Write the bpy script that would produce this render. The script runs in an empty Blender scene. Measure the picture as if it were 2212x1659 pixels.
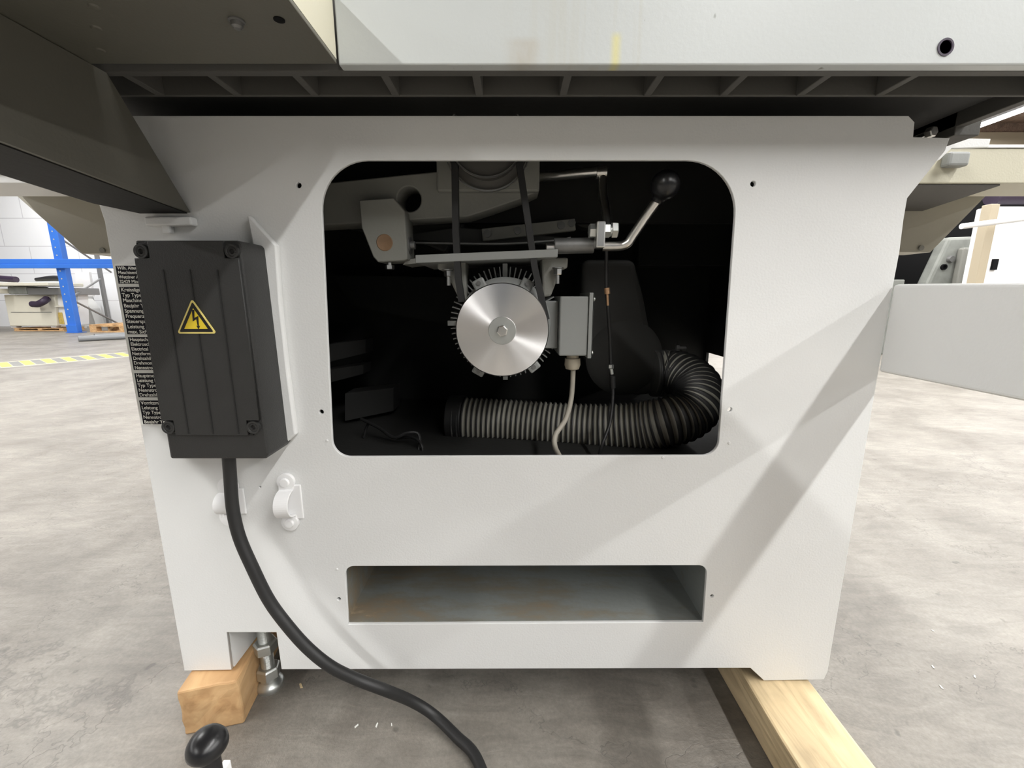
import bpy, bmesh, math, random
from mathutils import Vector, Matrix
random.seed(7)
S = bpy.context.scene
C = S.collection

# ------------------------------------------------------------------ camera, world, exposure
H = 0.618            # camera height above the floor
PITCH = math.radians(11.4)
F = 930.0            # focal length in pixels of the 2212 x 1659 frame
cam_d = bpy.data.cameras.new('camera')
cam_d.sensor_fit = 'HORIZONTAL'; cam_d.sensor_width = 36.0
cam_d.lens = F / 2212 * 36.0
cam_d.clip_start = 0.01; cam_d.clip_end = 200
cam = bpy.data.objects.new('camera', cam_d); C.objects.link(cam)
cam.location = (0, 0, H); cam.rotation_euler = (math.pi/2 - PITCH, 0, 0)
S.camera = cam
S.view_settings.view_transform = 'Standard'; S.view_settings.look = 'None'
S.view_settings.exposure = 0.30; S.view_settings.gamma = 1.0
S.view_settings.use_curve_mapping = False
wd = bpy.data.worlds.new('hall_fill'); S.world = wd; wd.use_nodes = True
wd.node_tree.nodes['Background'].inputs[0].default_value = (0.86, 0.93, 1.0, 1)
wd.node_tree.nodes['Background'].inputs[1].default_value = 0.13  # added even fill, entering by the open side behind the camera

def area(name, x, y, z, sx, sy, power, col=(1.0, 0.99, 0.965)):
    l = bpy.data.lights.new(name, 'AREA'); l.shape = 'RECTANGLE'; l.size = sx; l.size_y = sy
    l.energy = power; l.color = col
    o = bpy.data.objects.new(name, l); C.objects.link(o); o.location = (x, y, z)
    return o
TUBE_Z = 3.7
TUBE_ROWS = [(-8.5, 1.0), (-3.1, 1.0), (2.1, 0.9), (5.0, 0.9), (8.6, 1.0)]
for rx, k in TUBE_ROWS:
    area('tube_row_light', rx, 1.5, TUBE_Z - 0.06, 0.12, 15.0, 540 * k)

# ------------------------------------------------------------------ picture point -> place
def ray(px, py):
    a = (px - 1106.0) / F; b = (py - 829.5) / F
    return Vector((a, math.cos(PITCH) - b*math.sin(PITCH), -(math.sin(PITCH) + b*math.cos(PITCH))))
def U(px, py, Y=None, Z=None, X=None):
    d = ray(px, py)
    if Y is not None: t = Y / d.y
    elif Z is not None: t = (Z - H) / d.z
    else: t = X / d.x
    return Vector((d.x*t, d.y*t, H + d.z*t))

# ------------------------------------------------------------------ materials
def mat(name, col, rough=0.5, metal=0.0, bump=0.0, bscale=200, var=0.0, vscale=3.0, spec=0.5, aniso=0.0, coat=0.0, emit=None, estr=0):
    m = bpy.data.materials.new(name); m.use_nodes = True
    nt = m.node_tree; N = nt.nodes; L = nt.links
    b = N['Principled BSDF']
    b.inputs['Base Color'].default_value = (*col, 1); b.inputs['Roughness'].default_value = rough
    b.inputs['Metallic'].default_value = metal; b.inputs['Specular IOR Level'].default_value = spec
    b.inputs['Coat Weight'].default_value = coat
    tc = N.new('ShaderNodeTexCoord')
    if var > 0:
        n = N.new('ShaderNodeTexNoise'); n.inputs['Scale'].default_value = vscale; n.inputs['Detail'].default_value = 5
        L.new(tc.outputs['Object'], n.inputs['Vector'])
        r = N.new('ShaderNodeMapRange'); r.inputs[1].default_value = 0.3; r.inputs[2].default_value = 0.7
        r.inputs[3].default_value = 1 - var; r.inputs[4].default_value = 1 + var
        L.new(n.outputs['Fac'], r.inputs[0])
        mx = N.new('ShaderNodeVectorMath'); mx.operation = 'SCALE'; mx.inputs[0].default_value = col
        L.new(r.outputs[0], mx.inputs['Scale']); L.new(mx.outputs[0], b.inputs['Base Color'])
    if bump > 0:
        n2 = N.new('ShaderNodeTexNoise'); n2.inputs['Scale'].default_value = bscale; n2.inputs['Detail'].default_value = 3
        L.new(tc.outputs['Object'], n2.inputs['Vector'])
        bp = N.new('ShaderNodeBump'); bp.inputs['Strength'].default_value = bump; bp.inputs['Distance'].default_value = 0.001
        L.new(n2.outputs['Fac'], bp.inputs['Height']); L.new(bp.outputs[0], b.inputs['Normal'])
    if aniso > 0:
        b.inputs['Anisotropic'].default_value = aniso
        t = N.new('ShaderNodeTangent'); t.direction_type = 'RADIAL'; t.axis = 'Y'
        L.new(t.outputs[0], b.inputs['Tangent'])
    if emit:
        b.inputs['Emission Color'].default_value = (*emit, 1); b.inputs['Emission Strength'].default_value = estr
    return m

M = {}
M['white'] = mat('light_grey_paint', (0.735, 0.74, 0.73), 0.42, bump=0.25, bscale=380, var=0.02, vscale=6)
M['whiteplain'] = mat('white_sheet_paint', (0.70, 0.70, 0.685), 0.45, bump=0.1, bscale=300, var=0.03)
M['cream'] = mat('cream_paint', (0.56, 0.535, 0.42), 0.5, bump=0.2, bscale=300, var=0.04)
M['oliveshade'] = mat('cream_paint_darkened_for_shade', (0.125, 0.12, 0.098), 0.55, bump=0.2, bscale=300, var=0.05)  # cream paint of outrigger and arm, darkened to hold their shade
M['tan'] = mat('beige_grey_paint', (0.40, 0.38, 0.315), 0.5, bump=0.2, bscale=300, var=0.04)
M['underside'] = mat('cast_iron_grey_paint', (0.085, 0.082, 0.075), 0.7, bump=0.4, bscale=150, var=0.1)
M['casting'] = mat('grey_casting_paint', (0.26, 0.26, 0.235), 0.6, bump=0.3, bscale=200, var=0.06)
M['motor'] = mat('motor_grey_paint', (0.28, 0.29, 0.28), 0.45, bump=0.15, bscale=250, var=0.04)
M['inside'] = mat('shade_black_paint', (0.012, 0.012, 0.011), 0.75, bump=0.3, bscale=120, var=0.3, vscale=9)  # near-black base carries the shade inside the cabinet
M['duct'] = mat('duct_dark_grey', (0.06, 0.06, 0.056), 0.6, bump=0.2, bscale=200, var=0.1)
M['blackplastic'] = mat('black_grained_plastic', (0.028, 0.028, 0.027), 0.5, bump=0.5, bscale=700, var=0.1, vscale=20)
M['black'] = mat('black_gloss_plastic', (0.010, 0.010, 0.011), 0.3)
M['rubber'] = mat('black_rubber', (0.014, 0.014, 0.014), 0.5, bump=0.1, bscale=300)
M['belt'] = mat('belt_rubber', (0.016, 0.016, 0.016), 0.6)
M['alu'] = mat('turned_aluminium', (0.90, 0.89, 0.885), 0.36, metal=1.0, aniso=0.9)
M['steel'] = mat('bright_steel', (0.72, 0.71, 0.68), 0.28, metal=1.0, var=0.06, vscale=60)
M['dullsteel'] = mat('dull_steel', (0.20, 0.20, 0.195), 0.5, metal=0.7, bump=0.3, bscale=200, var=0.15, vscale=40)
M['zinc'] = mat('zinc_plate', (0.62, 0.64, 0.62), 0.36, metal=0.9, var=0.06, vscale=50)
M['brass'] = mat('copper_brass', (0.5, 0.3, 0.17), 0.45, metal=0.7)
M['plug'] = mat('brown_plug', (0.26, 0.16, 0.09), 0.6, var=0.2, vscale=60)
M['hoseA'] = mat('hose_wire_rib', (0.03, 0.03, 0.03), 0.45)
M['hoseB'] = mat('hose_membrane', (0.31, 0.30, 0.255), 0.32)
M['cablew'] = mat('grey_cable_sheath', (0.40, 0.37, 0.31), 0.5)
M['gland'] = mat('cream_plastic', (0.45, 0.40, 0.31), 0.5)
M['yellow'] = mat('sign_yellow', (0.83, 0.62, 0.035), 0.4)
M['signrim'] = mat('sign_rim_pale_yellow', (0.84, 0.70, 0.22), 0.4)
M['signblack'] = mat('sign_black', (0.012, 0.01, 0.008), 0.4)
M['platew'] = mat('plate_white', (0.80, 0.80, 0.76), 0.4)
M['plateink'] = mat('plate_black', (0.006, 0.005, 0.010), 0.6, spec=0.2)
M['letter'] = mat('plate_lettering', (0.86, 0.86, 0.80), 0.5)
M['blue'] = mat('rack_blue', (0.035, 0.16, 0.60), 0.4, var=0.05)
M['greybrace'] = mat('galvanised_brace', (0.25, 0.25, 0.25), 0.45, metal=0.5)
M['sawcream'] = mat('old_saw_cream', (0.72, 0.69, 0.58), 0.5, var=0.05)
M['white2'] = mat('bright_white_paint', (0.82, 0.82, 0.82), 0.5, var=0.03)
M['dark'] = mat('dark_machine_paint', (0.003, 0.003, 0.0035), 0.7, spec=0.15)
M['purple'] = mat('purple_black_hose', (0.035, 0.022, 0.045), 0.5)
M['pipe'] = mat('grey_pipe', (0.22, 0.23, 0.24), 0.4)
M['greymach'] = mat('grey_green_machine', (0.24, 0.25, 0.23), 0.5, var=0.2, vscale=8)
M['ochre'] = mat('ochre_label', (0.55, 0.40, 0.10), 0.5, var=0.2, vscale=30)
M['postbrown'] = mat('post_beige', (0.42, 0.36, 0.26), 0.5)
M['tapey'] = mat('tape_yellow', (0.66, 0.52, 0.10), 0.6, var=0.08, vscale=20)
M['tapeg'] = mat('tape_grey', (0.20, 0.20, 0.19), 0.6, var=0.08, vscale=20)
M['tapew'] = mat('tape_edge', (0.50, 0.47, 0.38), 0.6)
M['tube'] = mat('lit_tube', (1, 1, 1), 0.5, emit=(0.92, 0.95, 1.0), estr=9)
M['lampbody'] = mat('lamp_housing', (0.6, 0.6, 0.62), 0.5)

def ramp(N, stops):
    r = N.new('ShaderNodeValToRGB'); e = r.color_ramp.elements
    e[0].position, e[0].color = stops[0][0], (*stops[0][1], 1)
    e[1].position, e[1].color = stops[-1][0], (*stops[-1][1], 1)
    for p, c in stops[1:-1]:
        k = e.new(p); k.color = (*c, 1)
    return r

def mat_floor():
    m = bpy.data.materials.new('worn_concrete'); m.use_nodes = True; nt = m.node_tree; N = nt.nodes; L = nt.links
    b = N['Principled BSDF']; b.inputs['Roughness'].default_value = 0.48; b.inputs['Specular IOR Level'].default_value = 0.6
    g = N.new('ShaderNodeNewGeometry')
    def noise(sc, det, rough=0.6, stretch=(1, 1, 1), rot=0.0, dist=0.0):
        mp = N.new('ShaderNodeMapping'); mp.inputs['Scale'].default_value = stretch; mp.inputs['Rotation'].default_value = (0, 0, rot)
        L.new(g.outputs['Position'], mp.inputs['Vector'])
        n = N.new('ShaderNodeTexNoise'); n.inputs['Scale'].default_value = sc; n.inputs['Detail'].default_value = det
        n.inputs['Roughness'].default_value = rough; n.inputs['Distortion'].default_value = dist
        L.new(mp.outputs[0], n.inputs['Vector']); return n
    big = noise(3.2, 8, 0.65, dist=0.4)
    r1 = ramp(N, [(0.30, (0.135, 0.120, 0.101)), (0.48, (0.202, 0.185, 0.160)), (0.62, (0.252, 0.234, 0.205)), (0.78, (0.190, 0.173, 0.150))])
    L.new(big.outputs['Fac'], r1.inputs[0])
    st = noise(9, 6, 0.65, (1.0, 3.5, 1), 0.5, 1.2)
    mr = N.new('ShaderNodeMapRange'); mr.inputs[1].default_value = 0.3; mr.inputs[2].default_value = 0.72; mr.inputs[3].default_value = 0.80; mr.inputs[4].default_value = 1.18
    L.new(st.outputs['Fac'], mr.inputs[0])
    fi = noise(160, 3, 0.7)
    mr2 = N.new('ShaderNodeMapRange'); mr2.inputs[1].default_value = 0.3; mr2.inputs[2].default_value = 0.7; mr2.inputs[3].default_value = 0.86; mr2.inputs[4].default_value = 1.12
    L.new(fi.outputs['Fac'], mr2.inputs[0])
    # cracks
    v = N.new('ShaderNodeTexVoronoi'); v.feature = 'DISTANCE_TO_EDGE'; v.inputs['Scale'].default_value = 1.6
    wn = noise(2.5, 6, 0.7)
    ad = N.new('ShaderNodeVectorMath'); ad.operation = 'MULTIPLY_ADD'; ad.inputs[1].default_value = (0.9, 0.9, 0)
    L.new(wn.outputs['Color'], ad.inputs[0]); L.new(g.outputs['Position'], ad.inputs[2]); L.new(ad.outputs[0], v.inputs['Vector'])
    mr3 = N.new('ShaderNodeMapRange'); mr3.inputs[1].default_value = 0.0; mr3.inputs[2].default_value = 0.006; mr3.inputs[3].default_value = 0.72; mr3.inputs[4].default_value = 1.0
    L.new(v.outputs['Distance'], mr3.inputs[0])
    # dark specks
    sp = noise(28, 2, 0.5)
    mr4 = N.new('ShaderNodeMapRange'); mr4.inputs[1].default_value = 0.24; mr4.inputs[2].default_value = 0.30; mr4.inputs[3].default_value = 0.62; mr4.inputs[4].default_value = 1.0
    L.new(sp.outputs['Fac'], mr4.inputs[0])
    def mul(a, c):
        k = N.new('ShaderNodeMath'); k.operation = 'MULTIPLY'; L.new(a, k.inputs[0]); L.new(c, k.inputs[1]); return k.outputs[0]
    f = mul(mul(mul(mr.outputs[0], mr2.outputs[0]), mr3.outputs[0]), mr4.outputs[0])
    vm = N.new('ShaderNodeVectorMath'); vm.operation = 'SCALE'
    L.new(r1.outputs[0], vm.inputs[0]); L.new(f, vm.inputs['Scale']); L.new(vm.outputs[0], b.inputs['Base Color'])
    bp = N.new('ShaderNodeBump'); bp.inputs['Strength'].default_value = 0.35; bp.inputs['Distance'].default_value = 0.004
    L.new(f, bp.inputs['Height']); L.new(bp.outputs[0], b.inputs['Normal'])
    return m
M['floor'] = mat_floor()

def mat_wood(name, c1, c2, c3, axis='Y'):
    m = bpy.data.materials.new(name); m.use_nodes = True; nt = m.node_tree; N = nt.nodes; L = nt.links
    b = N['Principled BSDF']; b.inputs['Roughness'].default_value = 0.65
    tc = N.new('ShaderNodeTexCoord'); mp = N.new('ShaderNodeMapping')
    mp.inputs['Scale'].default_value = (1, 0.16, 1) if axis == 'Y' else (0.25, 1, 1)
    L.new(tc.outputs['Object'], mp.inputs['Vector'])
    n = N.new('ShaderNodeTexNoise'); n.inputs['Scale'].default_value = 26; n.inputs['Detail'].default_value = 6; n.inputs['Distortion'].default_value = 1.5
    L.new(mp.outputs[0], n.inputs['Vector'])
    r = ramp(N, [(0.25, c3), (0.42, c2), (0.62, c1), (0.85, c2)]); L.new(n.outputs['Fac'], r.inputs[0])
    n2 = N.new('ShaderNodeTexNoise'); n2.inputs['Scale'].default_value = 9; n2.inputs['Detail'].default_value = 4
    L.new(tc.outputs['Object'], n2.inputs['Vector'])
    mr = N.new('ShaderNodeMapRange'); mr.inputs[1].default_value = 0.32; mr.inputs[2].default_value = 0.5; mr.inputs[3].default_value = 0.72; mr.inputs[4].default_value = 1.05
    L.new(n2.outputs['Fac'], mr.inputs[0])
    vm = N.new('ShaderNodeVectorMath'); vm.operation = 'SCALE'; L.new(r.outputs[0], vm.inputs[0]); L.new(mr.outputs[0], vm.inputs['Scale'])
    L.new(vm.outputs[0], b.inputs['Base Color'])
    bp = N.new('ShaderNodeBump'); bp.inputs['Strength'].default_value = 0.4; bp.inputs['Distance'].default_value = 0.002
    L.new(n.outputs['Fac'], bp.inputs['Height']); L.new(bp.outputs[0], b.inputs['Normal'])
    return m
M['wood'] = mat_wood('pine_block', (0.62, 0.40, 0.20), (0.50, 0.30, 0.14), (0.34, 0.19, 0.08))
M['woodlight'] = mat_wood('pine_beam', (0.68, 0.54, 0.33), (0.54, 0.42, 0.25), (0.30, 0.23, 0.14))
M['woodceil'] = mat_wood('brown_roof_boards', (0.30, 0.21, 0.15), (0.22, 0.15, 0.11), (0.12, 0.08, 0.06))

def mat_blocks():
    m = bpy.data.materials.new('white_block_wall'); m.use_nodes = True; nt = m.node_tree; N = nt.nodes; L = nt.links
    b = N['Principled BSDF']; b.inputs['Roughness'].default_value = 0.7
    g = N.new('ShaderNodeNewGeometry'); mp = N.new('ShaderNodeMapping'); mp.inputs['Rotation'].default_value = (math.pi/2, 0, 0)
    L.new(g.outputs['Position'], mp.inputs['Vector'])
    br = N.new('ShaderNodeTexBrick'); br.inputs['Scale'].default_value = 1.0
    br.inputs['Color1'].default_value = (0.80, 0.81, 0.82, 1); br.inputs['Color2'].default_value = (0.77, 0.78, 0.80, 1)
    br.inputs['Mortar'].default_value = (0.58, 0.58, 0.60, 1); br.inputs['Mortar Size'].default_value = 0.008
    br.inputs['Brick Width'].default_value = 1.0; br.inputs['Row Height'].default_value = 0.55
    L.new(mp.outputs[0], br.inputs['Vector']); L.new(br.outputs['Color'], b.inputs['Base Color'])
    return m
M['blocks'] = mat_blocks()

def mat_streaked(name, base):
    """white table edge paint with drip marks, stains and dirt specks"""
    m = mat(name, base, 0.38, bump=0.12, bscale=250)
    nt = m.node_tree; N = nt.nodes; L = nt.links; b = N['Principled BSDF']
    g = N.new('ShaderNodeNewGeometry')
    def noise(sc, stretch, det=4):
        mp = N.new('ShaderNodeMapping'); mp.inputs['Scale'].default_value = stretch; L.new(g.outputs['Position'], mp.inputs['Vector'])
        n = N.new('ShaderNodeTexNoise'); n.inputs['Scale'].default_value = sc; n.inputs['Detail'].default_value = det
        L.new(mp.outputs[0], n.inputs['Vector']); return n
    sx = N.new('ShaderNodeSeparateXYZ'); L.new(g.outputs['Position'], sx.inputs[0])
    def bump_x(c, w, z1):
        a = N.new('ShaderNodeMath'); a.operation = 'SUBTRACT'; L.new(sx.outputs[0], a.inputs[0]); a.inputs[1].default_value = c
        ab = N.new('ShaderNodeMath'); ab.operation = 'ABSOLUTE'; L.new(a.outputs[0], ab.inputs[0])
        r = N.new('ShaderNodeMapRange'); r.interpolation_type = 'SMOOTHSTEP'
        r.inputs[1].default_value = w; r.inputs[2].default_value = 0; r.inputs[3].default_value = 0; r.inputs[4].default_value = 1
        L.new(ab.outputs[0], r.inputs[0])
        z = N.new('ShaderNodeMapRange'); z.inputs[1].default_value = z1 + 0.006; z.inputs[2].default_value = z1; L.new(sx.outputs[2], z.inputs[0])
        k = N.new('ShaderNodeMath'); k.operation = 'MULTIPLY'; L.new(r.outputs[0], k.inputs[0]); L.new(z.outputs[0], k.inputs[1]); return k.outputs[0]
    st = noise(40, (2.2, 1, 0.10)); stm = N.new('ShaderNodeMapRange'); stm.inputs[1].default_value = 0.50; stm.inputs[2].default_value = 0.66
    L.new(st.outputs['Fac'], stm.inputs[0])
    zone = bump_x(0.080, 0.11, 0.99)
    k = N.new('ShaderNodeMath'); k.operation = 'MULTIPLY'; L.new(stm.outputs[0], k.inputs[0]); L.new(zone, k.inputs[1])
    m1 = N.new('ShaderNodeMix'); m1.data_type = 'RGBA'; m1.inputs[6].default_value = (*base, 1); m1.inputs[7].default_value = (0.47, 0.47, 0.42, 1)
    k2 = N.new('ShaderNodeMath'); k2.operation = 'MULTIPLY'; k2.inputs[1].default_value = 0.55; L.new(k.outputs[0], k2.inputs[0]); L.new(k2.outputs[0], m1.inputs[0])
    ye = bump_x(0.096, 0.007, 0.852)
    m2 = N.new('ShaderNodeMix'); m2.data_type = 'RGBA'; m2.inputs[7].default_value = (0.62, 0.58, 0.25, 1); L.new(m1.outputs[2], m2.inputs[6])
    k3 = N.new('ShaderNodeMath'); k3.operation = 'MULTIPLY'; k3.inputs[1].default_value = 0.8; L.new(ye, k3.inputs[0]); L.new(k3.outputs[0], m2.inputs[0])
    br = bump_x(0.011, 0.023, 0.848); bn = noise(70, (1.5, 1, 0.7)); bk = N.new('ShaderNodeMath'); bk.operation = 'MULTIPLY'
    L.new(br, bk.inputs[0]); L.new(bn.outputs['Fac'], bk.inputs[1])
    m3 = N.new('ShaderNodeMix'); m3.data_type = 'RGBA'; m3.inputs[7].default_value = (0.40, 0.36, 0.29, 1); L.new(m2.outputs[2], m3.inputs[6]); L.new(bk.outputs[0], m3.inputs[0])
    sp = noise(95, (1, 1, 0.5), 1); spm = N.new('ShaderNodeMapRange'); spm.inputs[1].default_value = 0.255; spm.inputs[2].default_value = 0.22; L.new(sp.outputs['Fac'], spm.inputs[0])
    m4 = N.new('ShaderNodeMix'); m4.data_type = 'RGBA'; m4.inputs[7].default_value = (0.22, 0.22, 0.2, 1); L.new(m3.outputs[2], m4.inputs[6]); L.new(spm.outputs[0], m4.inputs[0])
    L.new(m4.outputs[2], b.inputs['Base Color'])
    return m
M['tableedge'] = mat_streaked('table_edge_paint', (0.50, 0.525, 0.52))

def mat_dusty():
    m = mat('recess_paint_with_sawdust', (0.20, 0.21, 0.2), 0.6, bump=0.5, bscale=120)
    nt = m.node_tree; N = nt.nodes; L = nt.links; b = N['Principled BSDF']
    g = N.new('ShaderNodeNewGeometry')
    n = N.new('ShaderNodeTexNoise'); n.inputs['Scale'].default_value = 14; n.inputs['Detail'].default_value = 8; n.inputs['Roughness'].default_value = 0.7
    mp = N.new('ShaderNodeMapping'); mp.inputs['Scale'].default_value = (0.6, 1.6, 1); L.new(g.outputs['Position'], mp.inputs[0]); L.new(mp.outputs[0], n.inputs['Vector'])
    sx = N.new('ShaderNodeSeparateXYZ'); L.new(g.outputs['Position'], sx.inputs[0])
    gx = N.new('ShaderNodeMapRange'); gx.inputs[1].default_value = 0.25; gx.inputs[2].default_value = -0.28; gx.inputs[3].default_value = -0.10; gx.inputs[4].default_value = 0.11
    L.new(sx.outputs[0], gx.inputs[0])
    ad = N.new('ShaderNodeMath'); L.new(n.outputs['Fac'], ad.inputs[0]); L.new(gx.outputs[0], ad.inputs[1])
    r = ramp(N, [(0.44, (0.21, 0.225, 0.215)), (0.56, (0.195, 0.187, 0.157)), (0.68, (0.22, 0.175, 0.118)), (0.80, (0.45, 0.36, 0.25))])
    L.new(ad.outputs[0], r.inputs[0]); L.new(r.outputs[0], b.inputs['Base Color'])
    return m
M['dusty'] = mat_dusty()

# ------------------------------------------------------------------ building helpers
WL = {}
def obj(name, me, m, parent=None, bevel=0.0, smooth=False, segs=2):
    """link a bmesh or mesh as ONE object whose origin sits at its centre"""
    if isinstance(me, bmesh.types.BMesh):
        bm = me; me = bpy.data.meshes.new(name)
        bmesh.ops.recalc_face_normals(bm, faces=bm.faces)
        bm.to_mesh(me); bm.free()
    vs = [v.co for v in me.vertices]
    lo = Vector((min(v.x for v in vs), min(v.y for v in vs), min(v.z for v in vs)))
    hi = Vector((max(v.x for v in vs), max(v.y for v in vs), max(v.z for v in vs)))
    c = (lo + hi) / 2
    me.transform(Matrix.Translation(-c))
    for mm in (m if isinstance(m, (list, tuple)) else [m]): me.materials.append(mm)
    o = bpy.data.objects.new(name, me); C.objects.link(o)
    pw = WL.get(parent.name, Vector()) if parent else Vector()
    o.location = c - pw; WL[o.name] = c
    if parent: o.parent = parent
    if smooth:
        for p in me.polygons: p.use_smooth = True
        try: me.set_sharp_from_angle(angle=math.radians(38))
        except Exception: pass
    if bevel > 0:
        b = o.modifiers.new('bevel', 'BEVEL'); b.width = bevel; b.segments = segs; b.limit_method = 'ANGLE'; b.angle_limit = math.radians(40)
    return o
def thing(name, label, cat, loc=(0, 0, 0), group=None):
    o = bpy.data.objects.new(name, None); C.objects.link(o); o.location = loc; WL[o.name] = Vector(loc)
    o['label'] = label; o['category'] = cat
    if group: o['group'] = group
    return o
def tag(o, label, cat, group=None, kind=None):
    o['label'] = label; o['category'] = cat
    if group: o['group'] = group
    if kind: o['kind'] = kind
    return o
def struct(name, bm, m, label=None, cat=None, **k):
    o = obj(name, bm, m, **k); o['kind'] = 'structure'
    if label: o['label'] = label; o['category'] = cat
    return o
def NB(): return bmesh.new()
def box(bm, x0, x1, y0, y1, z0, z1, M4=None):
    vs = [Vector((x, y, z)) for x in (x0, x1) for y in (y0, y1) for z in (z0, z1)]
    if M4: vs = [M4 @ v for v in vs]
    v = [bm.verts.new(p) for p in vs]
    for f in ((0, 1, 3, 2), (4, 6, 7, 5), (0, 4, 5, 1), (2, 3, 7, 6), (0, 2, 6, 4), (1, 5, 7, 3)):
        bm.faces.new([v[i] for i in f])
    return bm
def hexa(bm, pts):
    """eight corners, front four then back four, same turn"""
    v = [bm.verts.new(p) for p in pts]
    for f in ((0, 1, 2, 3), (7, 6, 5, 4), (0, 4, 5, 1), (1, 5, 6, 2), (2, 6, 7, 3), (3, 7, 4, 0)):
        bm.faces.new([v[i] for i in f])
    return bm
def prism(bm, pts, off):
    """closed polygon of 3D points pushed along off"""
    off = Vector(off)
    a = [bm.verts.new(p) for p in pts]; b = [bm.verts.new(Vector(p) + off) for p in pts]
    n = len(a); bm.faces.new(a); bm.faces.new(b[::-1])
    for i in range(n): bm.faces.new((a[i], b[i], b[(i+1) % n], a[(i+1) % n]))
    return bm
def frame_of(d):
    d = Vector(d).normalized(); up = Vector((0, 0, 1)) if abs(d.z) < 0.9 else Vector((1, 0, 0))
    a = d.cross(up).normalized(); b = d.cross(a).normalized(); return a, b
def lathe(bm, c, axis, prof, seg=40, a0=0.0):
    """prof: (distance along axis, radius)"""
    c = Vector(c); ax = Vector(axis).normalized(); a, b = frame_of(ax); rings = []
    for t, r in prof:
        if r <= 1e-6: rings.append([bm.verts.new(c + ax*t)])
        else: rings.append([bm.verts.new(c + ax*t + (a*math.cos(a0 + 2*math.pi*i/seg) + b*math.sin(a0 + 2*math.pi*i/seg))*r) for i in range(seg)])
    for p, q in zip(rings, rings[1:]):
        for i in range(seg):
            j = (i+1) % seg
            if len(p) == 1 and len(q) == 1: continue
            if len(p) == 1: bm.faces.new((p[0], q[i], q[j]))
            elif len(q) == 1: bm.faces.new((p[i], p[j], q[0]))
            else: bm.faces.new((p[i], p[j], q[j], q[i]))
    return bm
def cyl(bm, p, q, r, seg=24, r2=None):
    p = Vector(p); q = Vector(q); L = (q-p).length
    return lathe(bm, p, q-p, [(0, 0), (0, r), (L, r if r2 is None else r2), (L, 0)], seg)
def smooth_path(pts, n=12):
    P = [Vector(p) for p in pts]; out = []
    Q = [2*P[0]-P[1]] + P + [2*P[-1]-P[-2]]
    for i in range(1, len(Q)-2):
        p0, p1, p2, p3 = Q[i-1], Q[i], Q[i+1], Q[i+2]
        for k in range(n):
            t = k/n
            out.append(0.5*((2*p1) + (-p0+p2)*t + (2*p0-5*p1+4*p2-p3)*t*t + (-p0+3*p1-3*p2+p3)*t**3))
    out.append(P[-1]); return out
def resample(path, step):
    d = [0.0]
    for a, b in zip(path, path[1:]): d.append(d[-1] + (b-a).length)
    n = max(2, int(d[-1]/step)); out = []; j = 0
    for i in range(n+1):
        s = d[-1]*i/n
        while j < len(d)-2 and d[j+1] < s: j += 1
        t = (s-d[j])/max(1e-9, d[j+1]-d[j]); out.append(path[j].lerp(path[j+1], t))
    return out
def tube(bm, path, r, seg=14, rfun=None, mfun=None, caps=True):
    P = [Vector(p) for p in path]; n = len(P)
    T = [(P[min(i+1, n-1)] - P[max(i-1, 0)]).normalized() for i in range(n)]
    a, _ = frame_of(T[0]); rings = []
    for i in range(n):
        a = (a - T[i]*a.dot(T[i])).normalized(); b = T[i].cross(a)
        rr = rfun(i) if rfun else r
        rings.append([bm.verts.new(P[i] + (a*math.cos(2*math.pi*k/seg) + b*math.sin(2*math.pi*k/seg))*rr) for k in range(seg)])
    for i in range(n-1):
        for k in range(seg):
            f = bm.faces.new((rings[i][k], rings[i][(k+1) % seg], rings[i+1][(k+1) % seg], rings[i+1][k]))
            if mfun: f.material_index = mfun(i)
    if caps: bm.faces.new(rings[0][::-1]); bm.faces.new(rings[-1])
    return bm
def strip_band(bm, path, wdir, w, t):
    """flat band: path points, width along wdir, thickness t"""
    P = [Vector(p) for p in path]; n = len(P); wd_ = Vector(wdir).normalized()*w/2; R = []
    for i in range(n):
        T = (P[min(i+1, n-1)] - P[max(i-1, 0)]).normalized(); nn = T.cross(wd_).normalized()*t/2
        R.append([bm.verts.new(P[i]+wd_+nn), bm.verts.new(P[i]-wd_+nn), bm.verts.new(P[i]-wd_-nn), bm.verts.new(P[i]+wd_-nn)])
    for i in range(n-1):
        for k in range(4): bm.faces.new((R[i][k], R[i][(k+1) % 4], R[i+1][(k+1) % 4], R[i+1][k]))
    bm.faces.new(R[0][::-1]); bm.faces.new(R[-1]); return bm
def hexnut(bm, c, axis, r, h, a0=0.0):
    return lathe(bm, c, axis, [(0, 0), (0, r), (h*0.85, r), (h, r*0.86), (h, 0)], 6, a0)
def rpoly(pts, radii, n=8):
    """2D polygon with its corners rounded"""
    out = []; N_ = len(pts)
    for i in range(N_):
        p = Vector(pts[i]); a = Vector(pts[i-1]); b = Vector(pts[(i+1) % N_]); r = radii[i] if isinstance(radii, (list, tuple)) else radii
        if r <= 0: out.append(p); continue
        u = (a-p).normalized(); v = (b-p).normalized(); ang = math.acos(max(-1, min(1, u.dot(v))))
        t = r/math.tan(ang/2); c = p + (u+v).normalized()*r/math.sin(ang/2)
        s = p+u*t-c; e = p+v*t-c; tot = math.pi-ang
        sg = 1 if s.x*e.y - s.y*e.x > 0 else -1
        for k in range(n+1):
            th = sg*tot*k/n; out.append(c + Vector((s.x*math.cos(th)-s.y*math.sin(th), s.x*math.sin(th)+s.y*math.cos(th))))
    return out
def circ(cx, cz, r, n=20): return [Vector((cx+r*math.cos(2*math.pi*i/n), cz+r*math.sin(2*math.pi*i/n))) for i in range(n)]
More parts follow.
